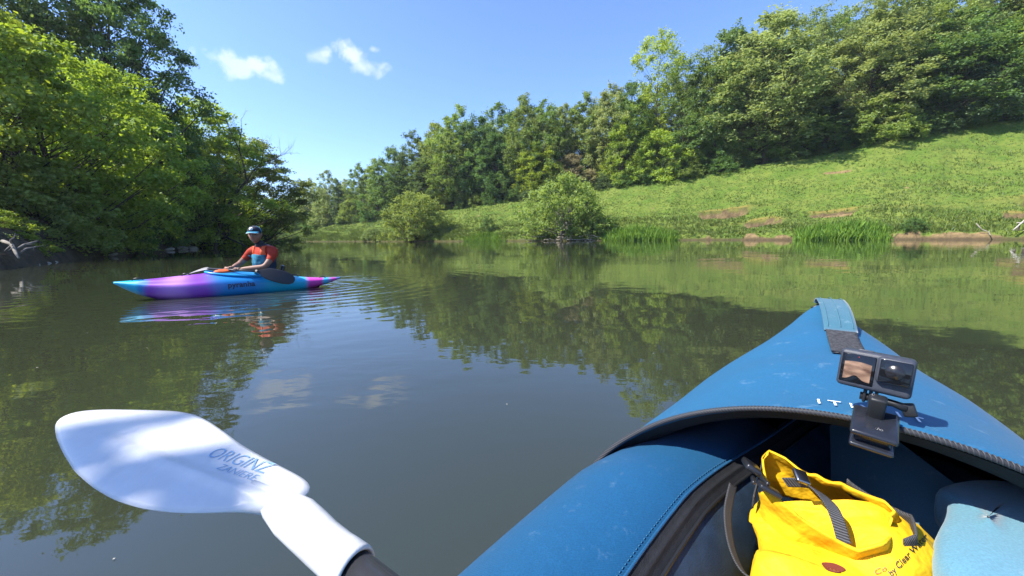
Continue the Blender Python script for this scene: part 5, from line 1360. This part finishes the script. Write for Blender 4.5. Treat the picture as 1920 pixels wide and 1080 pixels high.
# cap
NAVY = pbr('cap_navy', (.012, .016, .030), .8); CAPB = pbr('cap_blue', (.035, .27, .42), .75); CAPW = pbr('cap_white', (.72, .73, .74), .75)
cap = None
for nm, mat, test in (('cap_front', NAVY, lambda x, y: x > .012), ('cap_back', CAPB, lambda x, y: x <= .012)):
    V = []; n1, n2 = 12, 48
    for i in range(n1 + 1):
        ph = math.pi / 2 * i / n1
        for k in range(n2): a = 2 * math.pi * k / n2; V.append(Vector((.103 * math.cos(a) * math.cos(ph) ** .8 - .004, .086 * math.sin(a) * math.cos(ph) ** .8, .042 + .088 * math.sin(ph))))
    F = [f for f in grid_faces(n1 + 1, n2, True) if test(*(sum((V[i] for i in f), Vector()) / 4)[:2])]
    o = obj(nm, [RM @ v for v in V], F, mat, pb); o.modifiers.new('t', 'SOLIDIFY').thickness = .003
V = []
for i in range(9):
    q = i / 8
    for k in range(17):
        a = R(-62 + 124 * k / 16); r0 = Vector((.100 * math.cos(a), .085 * math.sin(a), .043)); ex_ = .080 * q * math.cos(a) ** .6; V.append(r0 + Vector((ex_, 0, -.010 * q * q - .012 * q * abs(math.sin(a)))))
o = obj('cap_peak', [RM @ v for v in V], grid_faces(9, 17), CAPB, pb); o.modifiers.new('t', 'SOLIDIFY').thickness = .004
v_, f_ = tube([RM @ (v + Vector((.001, 0, -.001))) for v in V[-17:]], .004, 6); obj('peak_edge', v_, f_, CAPW, pb)
bm = bmesh.new(); bmesh.ops.create_cone(bm, cap_ends=True, segments=20, radius1=.024, radius2=.024, depth=.003, matrix=RM @ Matrix.Translation((.088, -.012, .088)) @ Matrix.Rotation(R(58), 4, 'Y')); bg_ = bm_to('cap_badge', bm, CAPW, pb)
bm = bmesh.new(); bmesh.ops.create_cone(bm, cap_ends=True, segments=16, radius1=.010, radius2=.010, depth=.003, matrix=RM @ Matrix.Translation((.0895, -.012, .0893)) @ Matrix.Rotation(R(58), 4, 'Y')); bm_to('badge_mark', bm, NAVY, bg_)
# clothing: shells around the body, pushed off it
bvb = BVHTree.FromPolygons([v.co.copy() for v in bme.vertices], [tuple(p.vertices) for p in bme.polygons])
def shell(name, keep, off, mat, parent, wrinkle=.006, ws=18.):
    bm = bmesh.new(); bm.from_mesh(bme); bm.normal_update()
    bmesh.ops.delete(bm, geom=[f for f in bm.faces if not keep(f.calc_center_median())], context='FACES')
    for v in bm.verts:
        w_ = float(fbm(v.co.x * ws + v.co.y * ws * .7, v.co.z * ws * 1.3 + v.co.y * 3, 3)) * 2 * wrinkle; v.co += v.normal * (off + w_)
    o = bm_to(name, bm, mat, parent); md = o.modifiers.new('t', 'SOLIDIFY'); md.thickness = .005; md.offset = -1; return o
ORANGE = pbr('top_orange', (.36, .034, .014), .75, .25, noise=.15, nscale=12)
NAVYF = pbr('aid_navy', (.018, .035, .075), .7, .3, noise=.2, nscale=30); TEALF = pbr('aid_teal', (.035, .26, .38), .7, .3, col2=(.02, .06, .11), nscale=14)
def seg_t(p, a, b):
    d = b - a; t_ = (p - a).dot(d) / d.length_squared; return t_, (p - (a + d * max(0, min(1, t_)))).length
def is_arm(c):
    for a, b, e_ in ((Ls, Lel, Lha), (Rs, Rel, Rha)):
        t1, d1 = seg_t(c, a, b); t2, d2 = seg_t(c, b, e_)
        if (t1 > .25 and d1 < .085) or d2 < .075: return (min(t1, 1) if d1 < d2 else 1 + t2)
    return None
def k_top(c):
    ar = is_arm(c)
    if ar is not None: return ar < .62
    return .16 < c.z < SH.z + .075 and c.x < .0
top = shell('orange_top', k_top, .007, ORANGE, pb, .008)
def k_aid(c):
    if is_arm(c) is not None: return False
    l = c - SH; lx_ = l.x * math.cos(TW) + l.y * math.sin(TW); ly_ = -l.x * math.sin(TW) + l.y * math.cos(TW)
    if c.x > .05: return False
    if (.20 < c.z < SH.z - (.055 if lx_ > .03 else .12)): return True
    return False
aid = shell('buoyancy_aid', k_aid, .026, NAVYF, pb, .006, 9.)
def k_front(c):
    l = c - SH; lx_ = l.x * math.cos(TW) + l.y * math.sin(TW)
    return k_aid(c) and lx_ > .045 and c.z > .26
shell('front_panel', k_front, .037, TEALF, pb, .006, 14.)
ORS = pbr('strap_orange', (.70, .10, .02), .6)
for sg in (1, -1):
    def k_strap(c, sg=sg):
        if is_arm(c) is not None: return False
        l = c - SH; ly_ = -l.x * math.sin(TW) + l.y * math.cos(TW)
        return SH.z - .06 < c.z < SH.z + .06 and .08 < ly_ * sg < .125 and (c - SH).dot(Vector((math.cos(TW), math.sin(TW), 0))) > -.02
    shell('shoulder_strap', k_strap, .017, ORS, pb, .004)
def k_neck(c):
    t_, d_ = seg_t(c, tw(.02, 0, .05), tw(.075, 0, .15)); return 0 <= t_ < 1.0 and d_ < .09 and c.z > SH.z + .06
shell('neck_gaiter', k_neck, .010, pbr('gaiter', (.02, .022, .03), .85), pb, .006)
shell('trousers', lambda c: c.x > -.24 and c.z < .31 and is_arm(c) is None or (c.z <= .2 and is_arm(c) is None), .006, NAVYF, pb, .003)
# orange thigh strap / bag on the lap
bm = bmesh.new(); bmesh.ops.create_uvsphere(bm, u_segments=20, v_segments=14, radius=1, matrix=Matrix.Translation((.20, .03, .318)) @ Matrix.Rotation(R(20), 4, 'Z') @ Matrix.Diagonal((.13, .07, .035, 1)))
for v in bm.verts: v.co.z += float(fbm(v.co.x * 20, v.co.y * 20, 3)) * .02
tb_ = bm_to('throw_bag', bm, pbr('throw_bag', (.70, .11, .02), .65)); tb_.parent = None; tb_.location = KC; tb_.rotation_euler = (0, 0, kyaw)
tag(tb_, 'small orange throw bag on the deck by the paddler\'s hands', 'bag')
# paddle: two blades on a dark shaft
pp = empty('kayak_paddle', KC, kyaw); tag(pp, 'dark paddle lying across the paddler\'s lap, one blade grey and one black', 'paddle')
v_, f_ = tube([shaft_a, shaft_a.lerp(shaft_b, .5), shaft_b], .0155, 12); obj('shaft', v_, f_, KBLACK, pp)
def k_blade(root, d, nrm, mat, curve):
    nrm = (nrm - d * nrm.dot(d)).normalized(); sd = d.cross(nrm).normalized(); V = []
    prof = [(-.04, .014), (0, .022), (.05, .055), (.12, .088), (.22, .100), (.32, .098), (.40, .080), (.445, .045), (.455, .012)]
    for s, w_ in prof:
        for q in np.linspace(-1, 1, 11): V.append(root + d * s + sd * q * w_ + nrm * (curve * s * s * 1.2 + .03 * w_ * (1 - q * q) * 5 * .3))
    o = obj('blade', V, grid_faces(len(prof), 11), mat, pp); md = o.modifiers.new('t', 'SOLIDIFY'); md.thickness = .007
k_blade(shaft_a, (-sdir + Vector((0, 0, -.05))).normalized(), Vector((.1, .35, 1.0)), pbr('blade_grey', (.30, .29, .29), .35), -.45)
k_blade(shaft_b, (sdir + Vector((-.45, -.45, -.32))).normalized(), Vector((.25, .8, .5)), KBLACK, -.25)

# ================================================================== AIR: thin summer haze over the valley
def haze_box():
    m, t, out = new_mat('haze')
    v = NN(t, 'ShaderNodeVolumePrincipled', inp={'Density': .0003, 'Color': (.86, .93, 1.0, 1), 'Anisotropy': .3}); t.links.new(v.outputs[0], out.inputs['Volume'])
    x0, x1, y0, y1, z0, z1 = -720, 720, -520, 920, -4, 62
    V = [(x, y, z) for x in (x0, x1) for y in (y0, y1) for z in (z0, z1)]
    F = [(0, 1, 3, 2), (4, 6, 7, 5), (0, 4, 5, 1), (2, 3, 7, 6), (0, 2, 6, 4), (1, 5, 7, 3)]
    tag(obj('haze', V, F, m, None, False), 'thin bluish summer haze filling the valley', kind='stuff')
haze_box()
